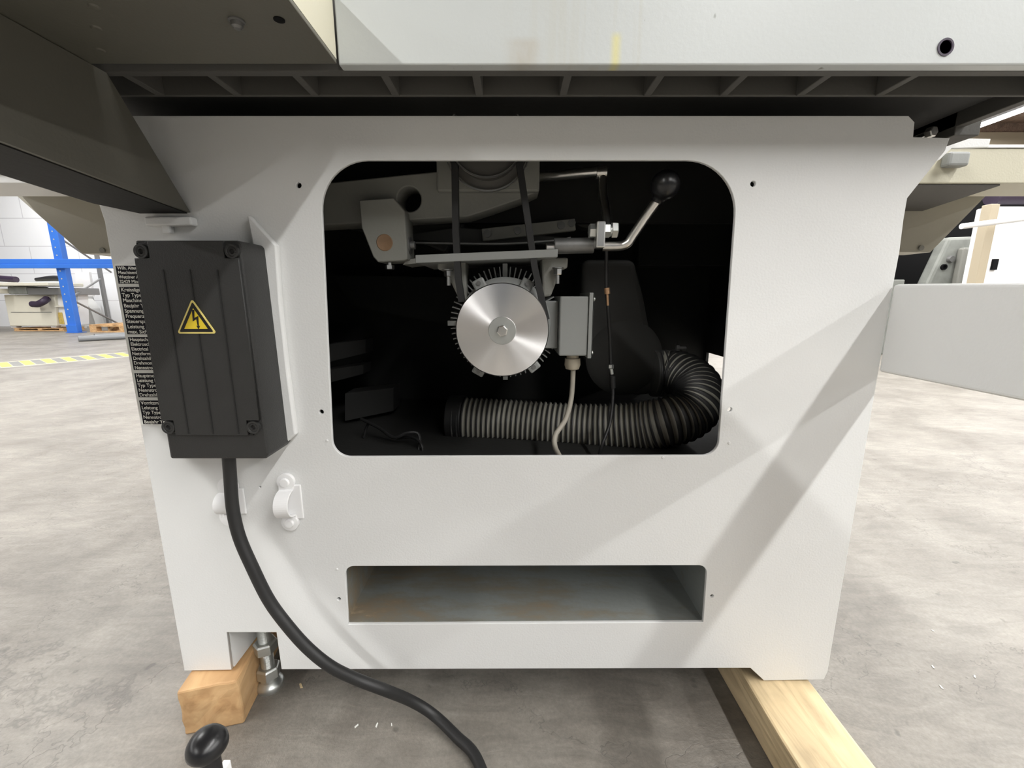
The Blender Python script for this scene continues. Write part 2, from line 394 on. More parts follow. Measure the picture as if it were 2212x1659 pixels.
def plate(loops, y0, y1, bevel=0.0):
    """sheet in the XZ plane between y0 and y1; the first loop is the outline, the rest are holes"""
    cu = bpy.data.curves.new('sheet', 'CURVE'); cu.dimensions = '2D'; cu.fill_mode = 'BOTH'
    cu.extrude = (y1-y0)/2 - bevel; cu.bevel_depth = bevel; cu.bevel_resolution = 1; cu.offset = -bevel
    for lp in loops:
        s = cu.splines.new('POLY'); s.points.add(len(lp)-1); s.use_cyclic_u = True
        for k, p in enumerate(lp): s.points[k].co = (p[0], p[1], 0, 1)
    o = bpy.data.objects.new('sheet', cu); C.objects.link(o)
    bpy.context.view_layer.update()
    me = bpy.data.meshes.new_from_object(o.evaluated_get(bpy.context.evaluated_depsgraph_get()))
    bpy.data.objects.remove(o); bpy.data.curves.remove(cu)
    me.materials.clear()
    me.transform(Matrix.Translation((0, (y0+y1)/2, 0)) @ Matrix.Rotation(math.pi/2, 4, 'X'))
    return me
def F2(px, py, Y):  # picture point on a plane parallel to the front sheet, as (x, z)
    p = U(px, py, Y=Y); return Vector((p.x, p.z))

# ------------------------------------------------------------------ setting
WY = 9.3
bm = NB(); box(bm, -16, 16, -11, WY, -0.1, 0); struct('floor', bm, M['floor'])
bm = NB(); box(bm, -16, 16, WY, WY+0.2, 0, 3.95); struct('wall_back', bm, M['blocks'])
bm = NB(); box(bm, -16.2, -16, -11, WY, 0, 3.95); struct('wall_left', bm, M['blocks'])
bm = NB(); box(bm, 16, 16.2, -11, WY, 0, 3.95); struct('wall_right', bm, M['blocks'])
bm = NB(); box(bm, -16, 16, -11, WY+.2, 3.95, 4.1)
struct('ceiling', bm, M['woodceil'])
k = 0
for yy in (3.0, 5.2, 7.4):
    k += 1
    bm = NB(); box(bm, -16, 16, yy, yy+0.2, 3.85, 3.95); struct('trim_%d' % k, bm, M['dark'], bevel=0.004)

bm = NB(); box(bm, 2.0, 16, WY-.14, WY-.001, 3.52, 3.76); struct('trim_5', bm, M['postbrown'], bevel=.004)
bm = NB(); box(bm, 2.0, 16, WY-.06, WY-.001, 3.765, 3.949); struct('trim_6', bm, M['woodceil'])

# ------------------------------------------------------------------ THE SAW
FY = 0.54            # front sheet
TY = 0.4515; TZ = H + 0.212; TT = TZ + 0.115
saw = thing('panel_saw', 'light grey panel saw standing on timbers, front opening showing motor and hose', 'machine', (0, 0.85, 0.0))
def f(px, py): return F2(px, py, FY)
outline = [f(1963, 250), f(1976, 264), f(1973, 296), f(2052, 298), f(2042, 325), f(1960, 428), f(1952, 475), f(1943, 545), f(1925, 640), f(1788, 1450),
           f(1780, 1468), f(1650, 1470), f(1621, 1443), f(608, 1446), f(597, 1366), f(490, 1366), f(500, 1447), f(398, 1449), f(226, 478), f(150, 250)]
outline = [Vector(p) for p in outline]
op = rpoly([f(690, 346), f(1597, 346), f(1551, 984), f(719, 987)], [0.058, 0.062, 0.020, 0.022], 12)
lo = rpoly([f(745, 1223), f(1528, 1221), f(1519, 1344), f(752, 1349)], [0.013, 0.013, 0.001, 0.001], 8)
holes = [circ(*f(x, y), r, 16) for x, y, r in ((645, 400, .0032), (1627, 397, .0032), (694, 890, .003), (1577, 885, .003), (732, 1294, .0026), (1538, 1288, .0026), (562, 1052, .0013))]
for q in range(len(outline)): pass
o = obj('front_sheet', plate([outline, op, lo] + holes, FY, FY+0.005, 0.0006), M['white'], saw)
# cabinet shell
XL, XR = f(228, 480).x, f(1925, 640).x
ZB, ZT = 0.08, f(1106, 250).y
BK = 1.02
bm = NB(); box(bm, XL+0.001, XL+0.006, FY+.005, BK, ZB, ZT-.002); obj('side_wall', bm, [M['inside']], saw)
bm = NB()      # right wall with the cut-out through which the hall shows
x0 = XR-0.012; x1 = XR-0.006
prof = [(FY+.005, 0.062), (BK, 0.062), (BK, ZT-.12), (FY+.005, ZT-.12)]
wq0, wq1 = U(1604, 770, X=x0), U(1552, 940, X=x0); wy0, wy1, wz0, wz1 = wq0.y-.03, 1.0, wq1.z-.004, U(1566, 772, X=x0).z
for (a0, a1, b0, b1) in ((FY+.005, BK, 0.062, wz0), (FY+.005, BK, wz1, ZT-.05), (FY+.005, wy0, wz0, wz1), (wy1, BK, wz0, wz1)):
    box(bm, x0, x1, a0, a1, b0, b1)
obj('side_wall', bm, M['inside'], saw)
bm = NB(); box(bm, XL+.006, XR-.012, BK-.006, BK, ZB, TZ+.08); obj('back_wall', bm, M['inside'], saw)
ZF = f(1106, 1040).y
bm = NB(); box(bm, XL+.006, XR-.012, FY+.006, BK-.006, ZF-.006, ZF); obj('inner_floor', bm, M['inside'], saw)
# folded return edges of the big opening
bm = NB(); r_ = [Vector((p.x, FY+.005, p.y)) for p in op]
# recess behind the lower opening
a, b_, c_, d_ = f(745, 1223), f(1528, 1221), f(1519, 1344), f(752, 1349)
bm = NB(); zf = d_.y + .001
box(bm, d_.x-.003, c_.x+.003, FY+.005, 0.80, zf-.004, zf)
obj('recess_floor', bm, M['dusty'], saw)
bm = NB(); box(bm, d_.x-.004, c_.x+.004, FY+.005, 0.80, a.y+.002, a.y+.006); box(bm, d_.x-.008, d_.x-.003, FY+.005, .80, zf, a.y+.006)
box(bm, c_.x+.003, c_.x+.008, FY+.005, .80, zf, a.y+.006); box(bm, d_.x-.008, c_.x+.008, .80, .805, zf-.004, a.y+.006)
obj('recess_box', bm, M['dusty'], saw)
# pocket behind the foot cut-out
p0, p1 = f(490, 1366), f(608, 1446)
bm = NB(); box(bm, p0.x-.004, p0.x, FY+.005, .70, p1.y, p0.y+.03); box(bm, p0.x-.004, p1.x+.02, FY+.005, .70, p0.y+.002, p0.y+.012); box(bm, p1.x+.012, p1.x+.016, FY+.005, .70, p1.y, p0.y+.03)
obj('foot_pocket', bm, M['white'], saw)
# weld dots on the sheet
for x, y in ((1575, 957), (706, 952), (728, 1230), (1432, 988)):
    bm = NB(); p = U(x, y, Y=FY-.0001); lathe(bm, p, (0, -1, 0), [(0, .0022), (.0008, .0015), (.001, 0)], 8)
    obj('weld_spatter', bm, M['white'], saw, smooth=True)

bm = NB(); box(bm, p1.x+.02, XR-.013, FY+.006, BK-.006, ZB+.003, ZB+.008); obj('floor_shade_plate', bm, M['underside'], saw)  # unseen plate added to deepen the shade on the floor below
# ---- levelling foot in the pocket
bm = NB(); fx, fy_ = U(583, 1484, Z=0.0).x, 0.588
z1 = U(575, 1462, Y=fy_).z
lathe(bm, (fx, fy_, 0.0), (0, 0, 1), [(0, 0), (0, .0195), (.006, .0205), (.010, .0185), (.014, .013), (.022, .012), (.022, 0)], 32)
fo = obj('levelling_foot', bm, M['zinc'], saw, smooth=True)
def threaded(bm, c, r, h, n):
    pr = [(0, 0)]
    for i in range(n): pr += [(h*i/n, r), (h*(i+.5)/n, r*0.88)]
    pr += [(h, r), (h, 0)]; return lathe(bm, c, (0, 0, 1), pr, 20)
bm = NB(); threaded(bm, (fx, fy_, .018), .0095, .115, 50); obj('threaded_rod', bm, M['zinc'], fo)
bm = NB(); hexnut(bm, (fx, fy_, .021), (0, 0, 1), .0175, .018, .3); obj('nut', bm, M['zinc'], fo, bevel=.0008)
bm = NB(); hexnut(bm, (fx, fy_, .068), (0, 0, 1), .0175, .017, .9); obj('nut', bm, M['zinc'], fo, bevel=.0008)

# ---- saw table
TY = 0.4515; TZ = H + 0.212; TT = TZ + 0.115
tx1 = 0.575
p_corner = U(731, 139, Y=TY); cx0 = p_corner.x
tb = NB()
box(tb, cx0, tx1+.12, TY, TY+.012, TZ, TT)                     # front lip
te = obj('table_front_edge', tb, M['tableedge'], saw, bevel=.0015)
bm = NB()
box(bm, cx0-.45, tx1, TY+.012, TY+.022, TZ, TT-.02)
box(bm, cx0-.45, tx1, TY+.022, .78, TT-.03, TT-.001)
yb = 0.519
box(bm, cx0-.45, tx1, yb, yb+.004, TZ+.002, TT-.03)
for i, px in enumerate((265, 450, 635, 828, 1028, 1228, 1430, 1612, 1795, 1985)):
    p = U(px, 157, Y=TY+.02); box(bm, p.x-.004, p.x+.004, TY+.022, yb, TZ+.001, TT-.03)
    p2 = p.x
box(bm, tx1-.012, tx1, TY+.022, .78, TZ, TT-.03)
box(bm, tx1-.012, tx1+.02, .60, .78, TZ-.01, TZ+.02)
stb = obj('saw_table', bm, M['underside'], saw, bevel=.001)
bm = NB(); box(bm, cx0-.44, tx1-.02, yb+.013, .78, TZ+.014, TZ+.03); box(bm, cx0-.44, XR, .76, .775, TZ-.09, TZ+.014); obj('table_gap_shade', bm, M['inside'], stb)  # dark sheets that stand for the shade in the gap above the front sheet
# hole in table edge (dark plug with rim)
p = U(2042, 102, Y=TY)
bm = NB(); lathe(bm, (p.x, TY-.0002, p.z), (0, -1, 0), [(0, .0075), (.0006, .0075), (.0006, .0058), (-.0002, .0055), (-.0002, 0)], 24)
h_ = obj('threaded_hole', bm, M['purple'], saw, smooth=True); 
# bracket and bolt in the notch at the right
bm = NB(); box(bm, .475, .50, .62, .80, TZ-.06, TZ+.004); box(bm, .43, .50, .615, .62, TZ-.05, TZ+.004); box(bm, .505, .53, .60, .9, TZ-.05, TZ-.012)
obj('table_bracket', bm, M['underside'], saw, bevel=.002)
bm = NB(); p = U(2004, 288, Y=.60); hexnut(bm, p, (0.2, -1, 0), .0065, .008); cyl(bm, p, p+Vector((0, .03, 0)), .003, 12); obj('bolt', bm, M['steel'], saw)
# upper right wing of the cabinet
bm = NB()
wl = [F2(1950, 297, .74), F2(2140, 300, .74), F2(2136, 317, .74), F2(2056, 320, .74), F2(2030, 345, .74), F2(1940, 372, .74)]
o = obj('cabinet_wing', plate([wl], .74, .746, .0005), M['white'], saw)
bm = NB(); q = U(2062, 346, Y=.79); box(bm, q.x-.016, q.x+.019, .782, .799, q.z-.011, q.z+.012); obj('stop_block', bm, M['motor'], saw, bevel=.004)

# ---- long sliding table beam behind
BY_ = .80
z0b, z1b = U(1106, 396, Y=BY_).z, U(1106, 320, Y=BY_).z
bm = NB(); box(bm, XR+.001, 1.7, BY_, BY_+.10, z0b, z1b)
sb = obj('sliding_table_beam', bm, M['cream'], saw, bevel=.002)
bm = NB(); box(bm, XR+.001, 1.7, BY_-.002, BY_+.10, z1b+.0005, z1b+.005); obj('edge_strip', bm, M['white2'], sb)
bm = NB(); box(bm, -1.6, XL-.001, BY_, BY_+.10, z0b, z1b)
sb2 = obj('sliding_table_beam', bm, M['whiteplain'], saw, bevel=.002)
bm = NB(); box(bm, -1.6, XL-.001, BY_-.006, BY_-.0005, z0b+.016, z0b+.028); obj('guide_rail', bm, M['dullsteel'], sb2)
gx = U(2166, 396, Y=BY_).x
bm = NB(); prism(bm, [(XR+.002, BY_+.004, z0b-.003), (gx, BY_+.004, z0b-.003), (gx+.075, 1.028, z0b-.003), (XR+.002, 1.028, z0b-.003)], (0, 0, .0025)); obj('beam_shade_plate', bm, M['underside'], sb)  # added dark plate standing in for the shade beneath the beam
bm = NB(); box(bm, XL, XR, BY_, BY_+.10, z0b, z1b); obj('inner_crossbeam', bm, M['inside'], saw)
bm = NB(); box(bm, -1.1, 1.1, BY_+.101, 1.03, z0b+.03, z0b+.036); obj('beam_web', bm, M['tan'], saw)
ap = [F2(1960, 401, 1.03), F2(2141, 412, 1.03), F2(2010, 545, 1.03), F2(178, 548, 1.03), F2(37, 424, 1.03), F2(0, 402, 1.03)]
zt_ = ap[1].y+.03
ap = [Vector((ap[4].x-.06, zt_)), ap[4], ap[3], ap[2], ap[1], Vector((ap[1].x+.03, zt_))]
apo = obj('rear_apron', plate([ap], 1.03, 1.10, .001), M['tan'], saw)
for x, y in ((1987, 540), (224, 545)):
    bm = NB(); p = U(x, y, Y=1.03); lathe(bm, (p.x, 1.03, p.z+.004), (0, -1, 0), [(0, .006), (.004, .006), (.004, 0)], 12)
    obj('bolt', bm, M['casting'], saw)

# ---- outrigger box at top left
OZ = TZ; ox1 = cx0-.001
bm = NB(); box(bm, -.78, ox1, -.25, TY-.001, OZ, OZ+.004)
ob = obj('outrigger_box', bm, M['oliveshade'], saw, bevel=.001)
bm = NB(); box(bm, ox1-.004, ox1, -.25, TY-.001, OZ+.004, OZ+.058); obj('side_panel', bm, M['cream'], ob)
bm = NB(); box(bm, -.78, ox1-.004, TY-.012, TY-.001, OZ+.004, OZ+.058); box(bm, -.78, ox1-.004, -.25, TY-.012, OZ+.054, OZ+.058); obj('top_panel', bm, M['cream'], ob)
for i, (x, y) in enumerate(((511, 44), (603, 42))):
    p = U(x, y, Z=OZ)
    bm = NB()
    if i == 0: lathe(bm, p, (0, 0, -1), [(0, 0), (0, .006), (.001, .006), (.0015, .0045), (.0045, .0042), (.006, .0025), (.006, 0)], 24)
    else: lathe(bm, p, (0, 0, -1), [(0, 0), (0, .0042), (.0006, .0042), (.0006, .0)], 24)
    oo = obj('bolt' if i == 0 else 'bolt_hole', bm, M['dullsteel'] if i == 0 else M['dark'], ob, smooth=True)
for x, y in ((203, 14), (216, 108), (208, 60)):
    bm = NB(); p = U(x, y, Z=OZ); lathe(bm, p, (0, 0, -1), [(0, .004), (.001, .003), (.0014, 0)], 10)
    obj('weld_bead', bm, M['oliveshade'], ob, smooth=True)
# ---- support arm running forward along the left
def armpt(x, y, z): return Vector((x, y, z))
zb = lambda y: H + 0.098 + (FY-.001-y)*0.088
bm = NB()
y0, y1 = -.25, FY-.001
# right face (leans), bottom flange, left face
T = .004
ytop = U(235, 155, Z=OZ).y
rf = [armpt(-.380, y1, zb(y1)), armpt(-.389, y0, zb(y0)), armpt(-.389, y0, OZ-.001), armpt(-.389, ytop, OZ-.001)]
prism(bm, rf, (-T, 0, 0))
arm = obj('support_arm', bm, M['oliveshade'], saw)
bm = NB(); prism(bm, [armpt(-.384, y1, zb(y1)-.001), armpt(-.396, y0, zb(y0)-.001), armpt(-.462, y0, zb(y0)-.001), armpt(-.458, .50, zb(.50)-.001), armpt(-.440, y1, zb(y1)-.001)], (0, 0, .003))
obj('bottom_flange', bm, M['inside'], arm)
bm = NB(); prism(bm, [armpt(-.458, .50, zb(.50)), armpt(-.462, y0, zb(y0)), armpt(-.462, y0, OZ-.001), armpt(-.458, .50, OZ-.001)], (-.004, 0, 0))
obj('outer_web', bm, M['oliveshade'], arm)
bm = NB(); p = U(360, 482, Y=FY-.004); box(bm, p.x-.02, p.x+.035, FY-.012, FY-.0005, p.z-.004, p.z+.006); box(bm, p.x-.004, p.x+.006, FY-.009, FY-.0005, p.z-.012, p.z)
obj('mounting_tab', bm, M['white'], arm, bevel=.002)

# ---- forward plate at the right edge
q0 = U(1925, 612, X=XR-.0005); 
zt, zl = U(1925, 614, Y=FY).z, U(1897, 803, Y=FY).z
bm = NB(); prism(bm, [(XR-.001, FY-.0005, zt), (XR-.001, .12, zt-.008), (XR-.001, .12, zl), (XR-.001, FY-.0005, zl)], (.018, 0, 0))
obj('side_arm_plate', bm, M['white'], saw, bevel=.004, segs=3)

# ---- mounting plate behind the switch box and switch box
sp = [F2(x, y, .532) for x, y in ((533, 458), (598, 530), (606, 650), (622, 800), (640, 938), (606, 968), (560, 968), (553, 560))]
me = plate([rpoly(sp, .002, 3)], .530, FY-.0003, .002)
obj('bracket_plate', me, M['white'], saw)
BX = .486
g = lambda x, y: F2(x, y, BX)
bp_ = [g(289, 519), g(524, 519), g(582, 982), g(572, 992), g(367, 992), g(357, 930), g(344, 930)]
z_t = g(300, 519).y; z_b = g(450, 992).y; xl = g(291, 522).x; xr = g(522, 530).x
z_n = g(350, 928).y
xlow = g(362, 960).x
box_pts = rpoly([(xl, z_t), (xr, z_t), (xr+.003, z_b+.006), (xr-.002, z_b), (xl-.001, z_b), (xl-.001, z_b+.02)], [.001, .006, .003, .004, .003, .001], 4)
sbx = thing('tmp', '', '')
bpy.data.objects.remove(sbx)
me = plate([box_pts], BX, FY-.0003, .003)
sw = obj('switch_box', me, M['blackplastic'], saw, smooth=True)
# front cover: raised panel with corner notches
zu = g(300, 558).y; zd = g(360, 928).y
cv = [(xl-.0008, zu), (xr-.016, zu), (xr-.016, zu+.004), (xr-.004, zu+.004), (xr-.004, zd-.002), (xr-.018, zd-.002), (xr-.018, zd-.004), (xl+.014, zd-.004), (xl+.014, zd+.012), (xl-.0008, zd+.012)]
me = plate([[Vector(p) for p in [(xl-.0008, zu), (xl+.016, zu), (xl+.016, z_t-.001), (xr-.018, z_t-.001), (xr-.018, zu), (xr-.003, zu), (xr-.002, zd+.012), (xr-.017, zd+.012), (xr-.017, zd-.006), (xl+.013, zd-.006), (xl+.013, zd+.012), (xl-.0008, zd+.012)]]], BX-.0035, BX+.001, .0006)
cov = obj('cover', me, M['blackplastic'], sw)
for px in (350, 412, 478):   # grooves, slanting with the cover as seen
    p = F2(px if px != 350 else 340, 580, BX); 
bm = NB()
wbox = xr - xl
for t_ in (.25, .50, .76):
    xg = xl + wbox*t_; box(bm, xg-.0007, xg+.0007, BX-.0042, BX-.003, zd-.004, zu-.012)
box(bm, xl+.006, xr-.012, BX-.001, BX+.001, z_b+.030, z_b+.0315)
obj('groove_line', bm, M['rubber'], sw)
for (x, z) in ((xl+.0075, zu+.007), (xr-.0095, zu+.007), (xl+.006, zd+.0035), (xr-.010, zd+.0035)):
    bm = NB(); lathe(bm, (x, BX+.0005, z), (0, -1, 0), [(0, .0075), (.0045, .0075), (.0045, .0055), (.0035, .0050), (.0040, .0030), (.0015, .0026), (.0015, 0)], 28)
    obj('screw', bm, M['blackplastic'], sw, smooth=True)
# warning sign
ys = BX-.0043
def tri(cx, cz, w, h, dy=0): return [Vector((cx-w/2, cz)), Vector((cx+w/2, cz)), Vector((cx-w*.02, cz+h))]
A_, B_, C_ = F2(383, 721, ys), F2(468, 720, ys), F2(414, 645, ys)
tcx = (A_.x+B_.x)/2; tz = (A_.y+B_.y)/2; tw = B_.x-A_.x; th = C_.y-tz; sk = Vector(((A_.x+B_.x)/2, 0))
def tri2(k, w): # inset triangle
    cen = Vector((tcx, tz+th/3)); return [cen + (Vector((x, z))-cen)*k for x, z in ((tcx-tw/2, tz), (tcx+tw/2, tz), (tcx, tz+th))]
sg = obj('warning_sign', plate([rpoly(tri2(1.0, 0), .0018, 4)], ys-.0002, ys+.0005), M['signrim'], sw)
obj('sign_border', plate([rpoly(tri2(.86, 0), .0009, 4), rpoly(tri2(.60, 0), .0002, 2)], ys-.0004, ys-.0001), M['signblack'], sw)
obj('sign_field', plate([rpoly(tri2(.61, 0), .0002, 2)], ys-.00035, ys-.0001), M['yellow'], sw)
u = th/100.0; bx, bz = tcx, tz
bolt2 = [(-4, 68), (3, 68), (0, 45), (12, 51), (9.5, 22), (13, 23), (7.5, 12), (2.5, 23), (6, 22), (5, 41.5), (-6, 35)]
obj('lightning_bolt', plate([[Vector((bx+a*u*1.0, bz+b*u)) for a, b in bolt2]], ys-.0006, ys-.00035), M['signblack'], sw)

# ---- data plate on the sheet, left of the box
yp = FY-.0005
dl_t, dl_b = F2(243, 570, yp), F2(305, 919, yp)
dx0 = (dl_t.x+dl_b.x)/2; dx1 = dx0+.105; dz0, dz1 = dl_b.y, dl_t.y
me = plate([rpoly([(dx0, dz0), (dx1, dz0), (dx1, dz1), (dx0+.003, dz1), (dx0, dz1-.004)], [.0005]*5, 2)], yp-.0002, yp+.0004)
dp = obj('data_plate', me, M['platew'], saw)
rows_px = [(574, 613), (620, 722), (728, 799), (806, 858), (865, 916)]
bm = NB(); fields = []
for a0, a1 in rows_px:
    za, zb_ = F2(300, a0, yp).y, F2(300, a1, yp).y; fields.append((za, zb_)); box(bm, dx0+.0034, dx1-.002, yp-.0004, yp-.0001, zb_, za)
obj('black_field', bm, M['plateink'], dp)
texts = [['Wilh. Alten', 'Maschinenbau', 'Wettiner Allee 43', '32429 Minden'],
         ['Kreissägemaschine', 'Typ Type', 'Maschine Nr.', 'Baujahr Year of c', 'Spannung Voltage', 'Frequenz Freq', 'Steuerspannung', 'Leistung / Power', 'max. Sicherung/max'],
         ['Hauptschalter Typ', 'Elektroschaltplan', 'Electrical cabinet', 'Netzform Mains', 'Drehzahl/ Speed', 'Drehmoment Nm', 'Nennstrom Rated'],
         ['Hauptmotor / Mot', 'Leistung Power', 'Typ Type', 'Nennstrom Ampere', 'Drehzahl Speed min'],
         ['Vorritzmotor / Sco', 'Leistung Power', 'Typ Type', 'Nennstrom Ampere', 'Baujahr Year of const']]
def text_bm(items, y, sizek=1.0):
    bm = NB()
    for s, x, z, size in items:
        cu = bpy.data.curves.new('txt', 'FONT'); cu.body = s; cu.size = size; cu.offset = size*0.02
        o = bpy.data.objects.new('txt', cu); C.objects.link(o); bpy.context.view_layer.update()
        me = bpy.data.meshes.new_from_object(o.evaluated_get(bpy.context.evaluated_depsgraph_get()))
        me.transform(Matrix.Translation((x, y, z)) @ Matrix.Rotation(math.pi/2, 4, 'X'))
        bm.from_mesh(me); bpy.data.meshes.remove(me); bpy.data.objects.remove(o); bpy.data.curves.remove(cu)
    return bm
items = []
for (za, zb_), rows in zip(fields, texts):
    n = len(rows); hh = (za-zb_)/n
    for i, s in enumerate(rows):
        items.append((s, dx0+.0052, za-hh*(i+.82), hh*.98))
bm = text_bm(items, yp-.0006)
obj('lettering', bm, M['letter'], dp)

# ---- conduit clips on the sheet
def clip(cx, cy, hpx, wpx, lean):
    top = U(cx, cy-hpx/2, Y=FY-.004); bot = U(cx+lean, cy+hpx/2, Y=FY-.004); w = wpx/F*.57
    mid = (top+bot)/2; L = (top-bot).length; pts = []
    n = 20
    for i in range(n+1):
        th = math.pi*i/n
        pts.append(Vector((mid.x, FY-.006-math.sin(th)*L*.30, mid.z+math.cos(th)*L*.30)))
    path = [Vector((top.x, FY-.004, top.z)), Vector((top.x, FY-.005, mid.z+L*.33))] + pts + [Vector((bot.x, FY-.005, mid.z-L*.33)), Vector((bot.x, FY-.004, bot.z))]
    bm = NB(); strip_band(bm, path, (1, 0.12, 0), w, .0022)
    c = obj('conduit_clip', bm, M['white2'], saw, bevel=.0006)
    bm = NB(); box(bm, mid.x-w*.3, mid.x+w*1.0, FY-.003, FY-.0003, mid.z-L*.42, mid.z+L*.42); obj('clip_base', bm, M['white2'], c, bevel=.002)
    for p in (top, bot):
        bm = NB(); lathe(bm, (p.x, FY-.0005, p.z), (0, -1, 0), [(0, 0), (0, w*.62), (.005, w*.62), (.0055, w*.5), (.0055, w*.34), (.0085, w*.30), (.009, 0)], 20)
        obj('screw', bm, M['white2'], c, smooth=True)
clip(617, 1085, 88, 30, 10)
clip(492, 1084, 66, 34, 4)

# ---- interior: motor
MY = 0.578
pc = U(1085, 714, Y=MY); PX, PZ = pc.x, pc.z; R = (101/F)*(MY*math.cos(PITCH) + (H-PZ)*math.sin(PITCH))
my0 = MY+.050
bm = NB(); MXc, MZc = PX+.003, PZ+.006
lathe(bm, (MXc, my0, MZc), (0, 1, 0), [(-.008, 0), (-.008, .052), (-.004, .062), (0, .066), (.012, .066), (.012, .062), (.19, .062), (.19, .055), (.20, .05), (.20, 0)], 56)
for i in range(64):       # cooling fins run along the housing
    th = 2*math.pi*i/64
    Mx = Matrix.Translation((MXc, 0, MZc)) @ Matrix.Rotation(th, 4, 'Y')
    big = i % 16 == 0
    box(bm, -.0035 if big else -.0008, .0035 if big else .0008, my0+.013, my0+.18, .060, .085 if big else .081, Mx)
mo = obj('motor', bm, M['motor'], saw, smooth=True)
for ang in (-28, 29, 141, 210):   # flange ears with screws
    Mx = Matrix.Translation((PX, my0-.014, PZ)) @ Matrix.Rotation(math.radians(ang), 4, 'Y')
    bm = NB(); box(bm, -.009, .009, 0, .005, .055, .077, Mx); oo = obj('flange_ear', bm, M['motor'], mo, bevel=.003)
    p = Mx @ Vector((0, -.001, .071)); bm = NB(); lathe(bm, p, (0, -1, 0), [(0, .003), (.0012, .003), (.0012, 0)], 14); obj('ear_screw', bm, M['dullsteel'], mo, smooth=True)
bm = NB(); lathe(bm, (PX, MY, PZ), (0, 1, 0), [(0, 0), (0, R-.0012), (.0012, R), (.006, R), (.010, R-.006), (.014, R-.002), (.018, R-.006), (.022, R-.002), (.026, R-.006), (.030, R), (.036, R), (.036, 0)], 96)
pu = obj('pulley', bm, M['alu'], mo, smooth=True)
bm = NB(); lathe(bm, (PX, MY-.0002, PZ), (0, -1, 0), [(0, .0185), (.0024, .0185), (.0028, .018), (.0028, 0)], 48); obj('washer', bm, M['zinc'], mo, smooth=True)
bm = NB(); hexnut(bm, (PX, MY-.003, PZ), (0, -1, 0), .0078, .0065, .25); obj('pulley_bolt', bm, M['steel'], mo, bevel=.0006)
# feet / brackets on both sides of the motor
def wedge(cxpx, mirror):
    Yb = .63
    s = 1 if mirror else -1
    P = lambda x, y: U(x, y, Y=Yb)
    if mirror: pts = [P(1170, 556), P(1228, 556), P(1226, 580), P(1212, 582), P(1190, 640), P(1172, 642)]
    else: pts = [P(1005, 562), P(945, 566), P(944, 582), P(962, 586), P(992, 648), P(1010, 650)]
    bm = NB(); prism(bm, pts, (0, .05, 0)); return obj('motor_bracket', bm, M['casting'], saw, bevel=.003)
for m_ in (False, True):
    w = wedge(0, m_)
    x, y = (1205, 578) if m_ else (968, 582)
    p = U(x, y, Y=.622); bm = NB(); lathe(bm, p, (0, 0, -1), [(0, 0), (0, .008), (.001, .008), (.001, 0)], 20); hexnut(bm, p-Vector((0, 0, .002)), (0, 0, -1), .0062, .008, .2); cyl(bm, p-Vector((0, 0, .01)), p-Vector((0, 0, .022)), .003, 12)
    obj('bracket_bolt', bm, M['steel'], w)
# hinge bar (slightly tilted) carrying the motor
bm = NB(); a, b = U(897, 560, Y=.60), U(1205, 547, Y=.60)
prism(bm, [a+Vector((0, 0, -.005)), b+Vector((0, 0, -.005)), b+Vector((0, 0, .0055)), a+Vector((0, 0, .0055))], (0, .14, 0)); obj('motor_base_plate', bm, M['motor'], saw, bevel=.001)
# terminal box
Yt = .615
a, b = U(1210, 640, Y=Yt), U(1268, 769, Y=Yt)
bm = NB(); box(bm, a.x, b.x, Yt, Yt+.085, b.z, a.z); tbx = obj('terminal_box', bm, M['motor'], saw, bevel=.002)
c = U(1283, 632, Y=Yt)
bm = NB(); box(bm, b.x+.0005, b.x+.0055, Yt-.002, Yt+.088, b.z-.003, a.z+.005); box(bm, b.x+.0065, c.x, Yt-.001, Yt+.087, b.z-.002, a.z+.004); obj('box_lid', bm, M['motor'], tbx, bevel=.001)
for zz in (a.z-.004, b.z+.004):
    bm = NB(); lathe(bm, (c.x, Yt+.008, zz), (1, 0, 0), [(0, .003), (.003, .003), (.004, 0)], 14); obj('lid_screw', bm, M['zinc'], tbx, smooth=True)
d0, d1 = U(1172, 650, Y=Yt+.02), U(1208, 752, Y=Yt+.02)
bm = NB(); box(bm, PX+.055, a.x-.0005, Yt+.015, Yt+.07, d1.z, d0.z); obj('box_neck', bm, M['motor'], tbx, bevel=.002)
gp = U(1237, 771, Y=.64)
bm = NB(); lathe(bm, gp+Vector((0, 0, .004)), (0, 0, -1), [(0, .009), (.006, .009), (.006, .0115), (.016, .012), (.022, .010), (.024, .004)], 12); obj('cable_gland', bm, M['gland'], tbx, smooth=True)
bm = NB(); tube(bm, smooth_path([gp+Vector((0, 0, -.015)), U(1238, 800, Y=.64), U(1234, 860, Y=.635), U(1222, 905, Y=.62), U(1200, 940, Y=.60), U(1199, 965, Y=.59), U(1210, 990, Y=.60), U(1220, 1030, Y=.62)]), .0038, 12)
obj('motor_cable', bm, M['cablew'], saw, smooth=True)

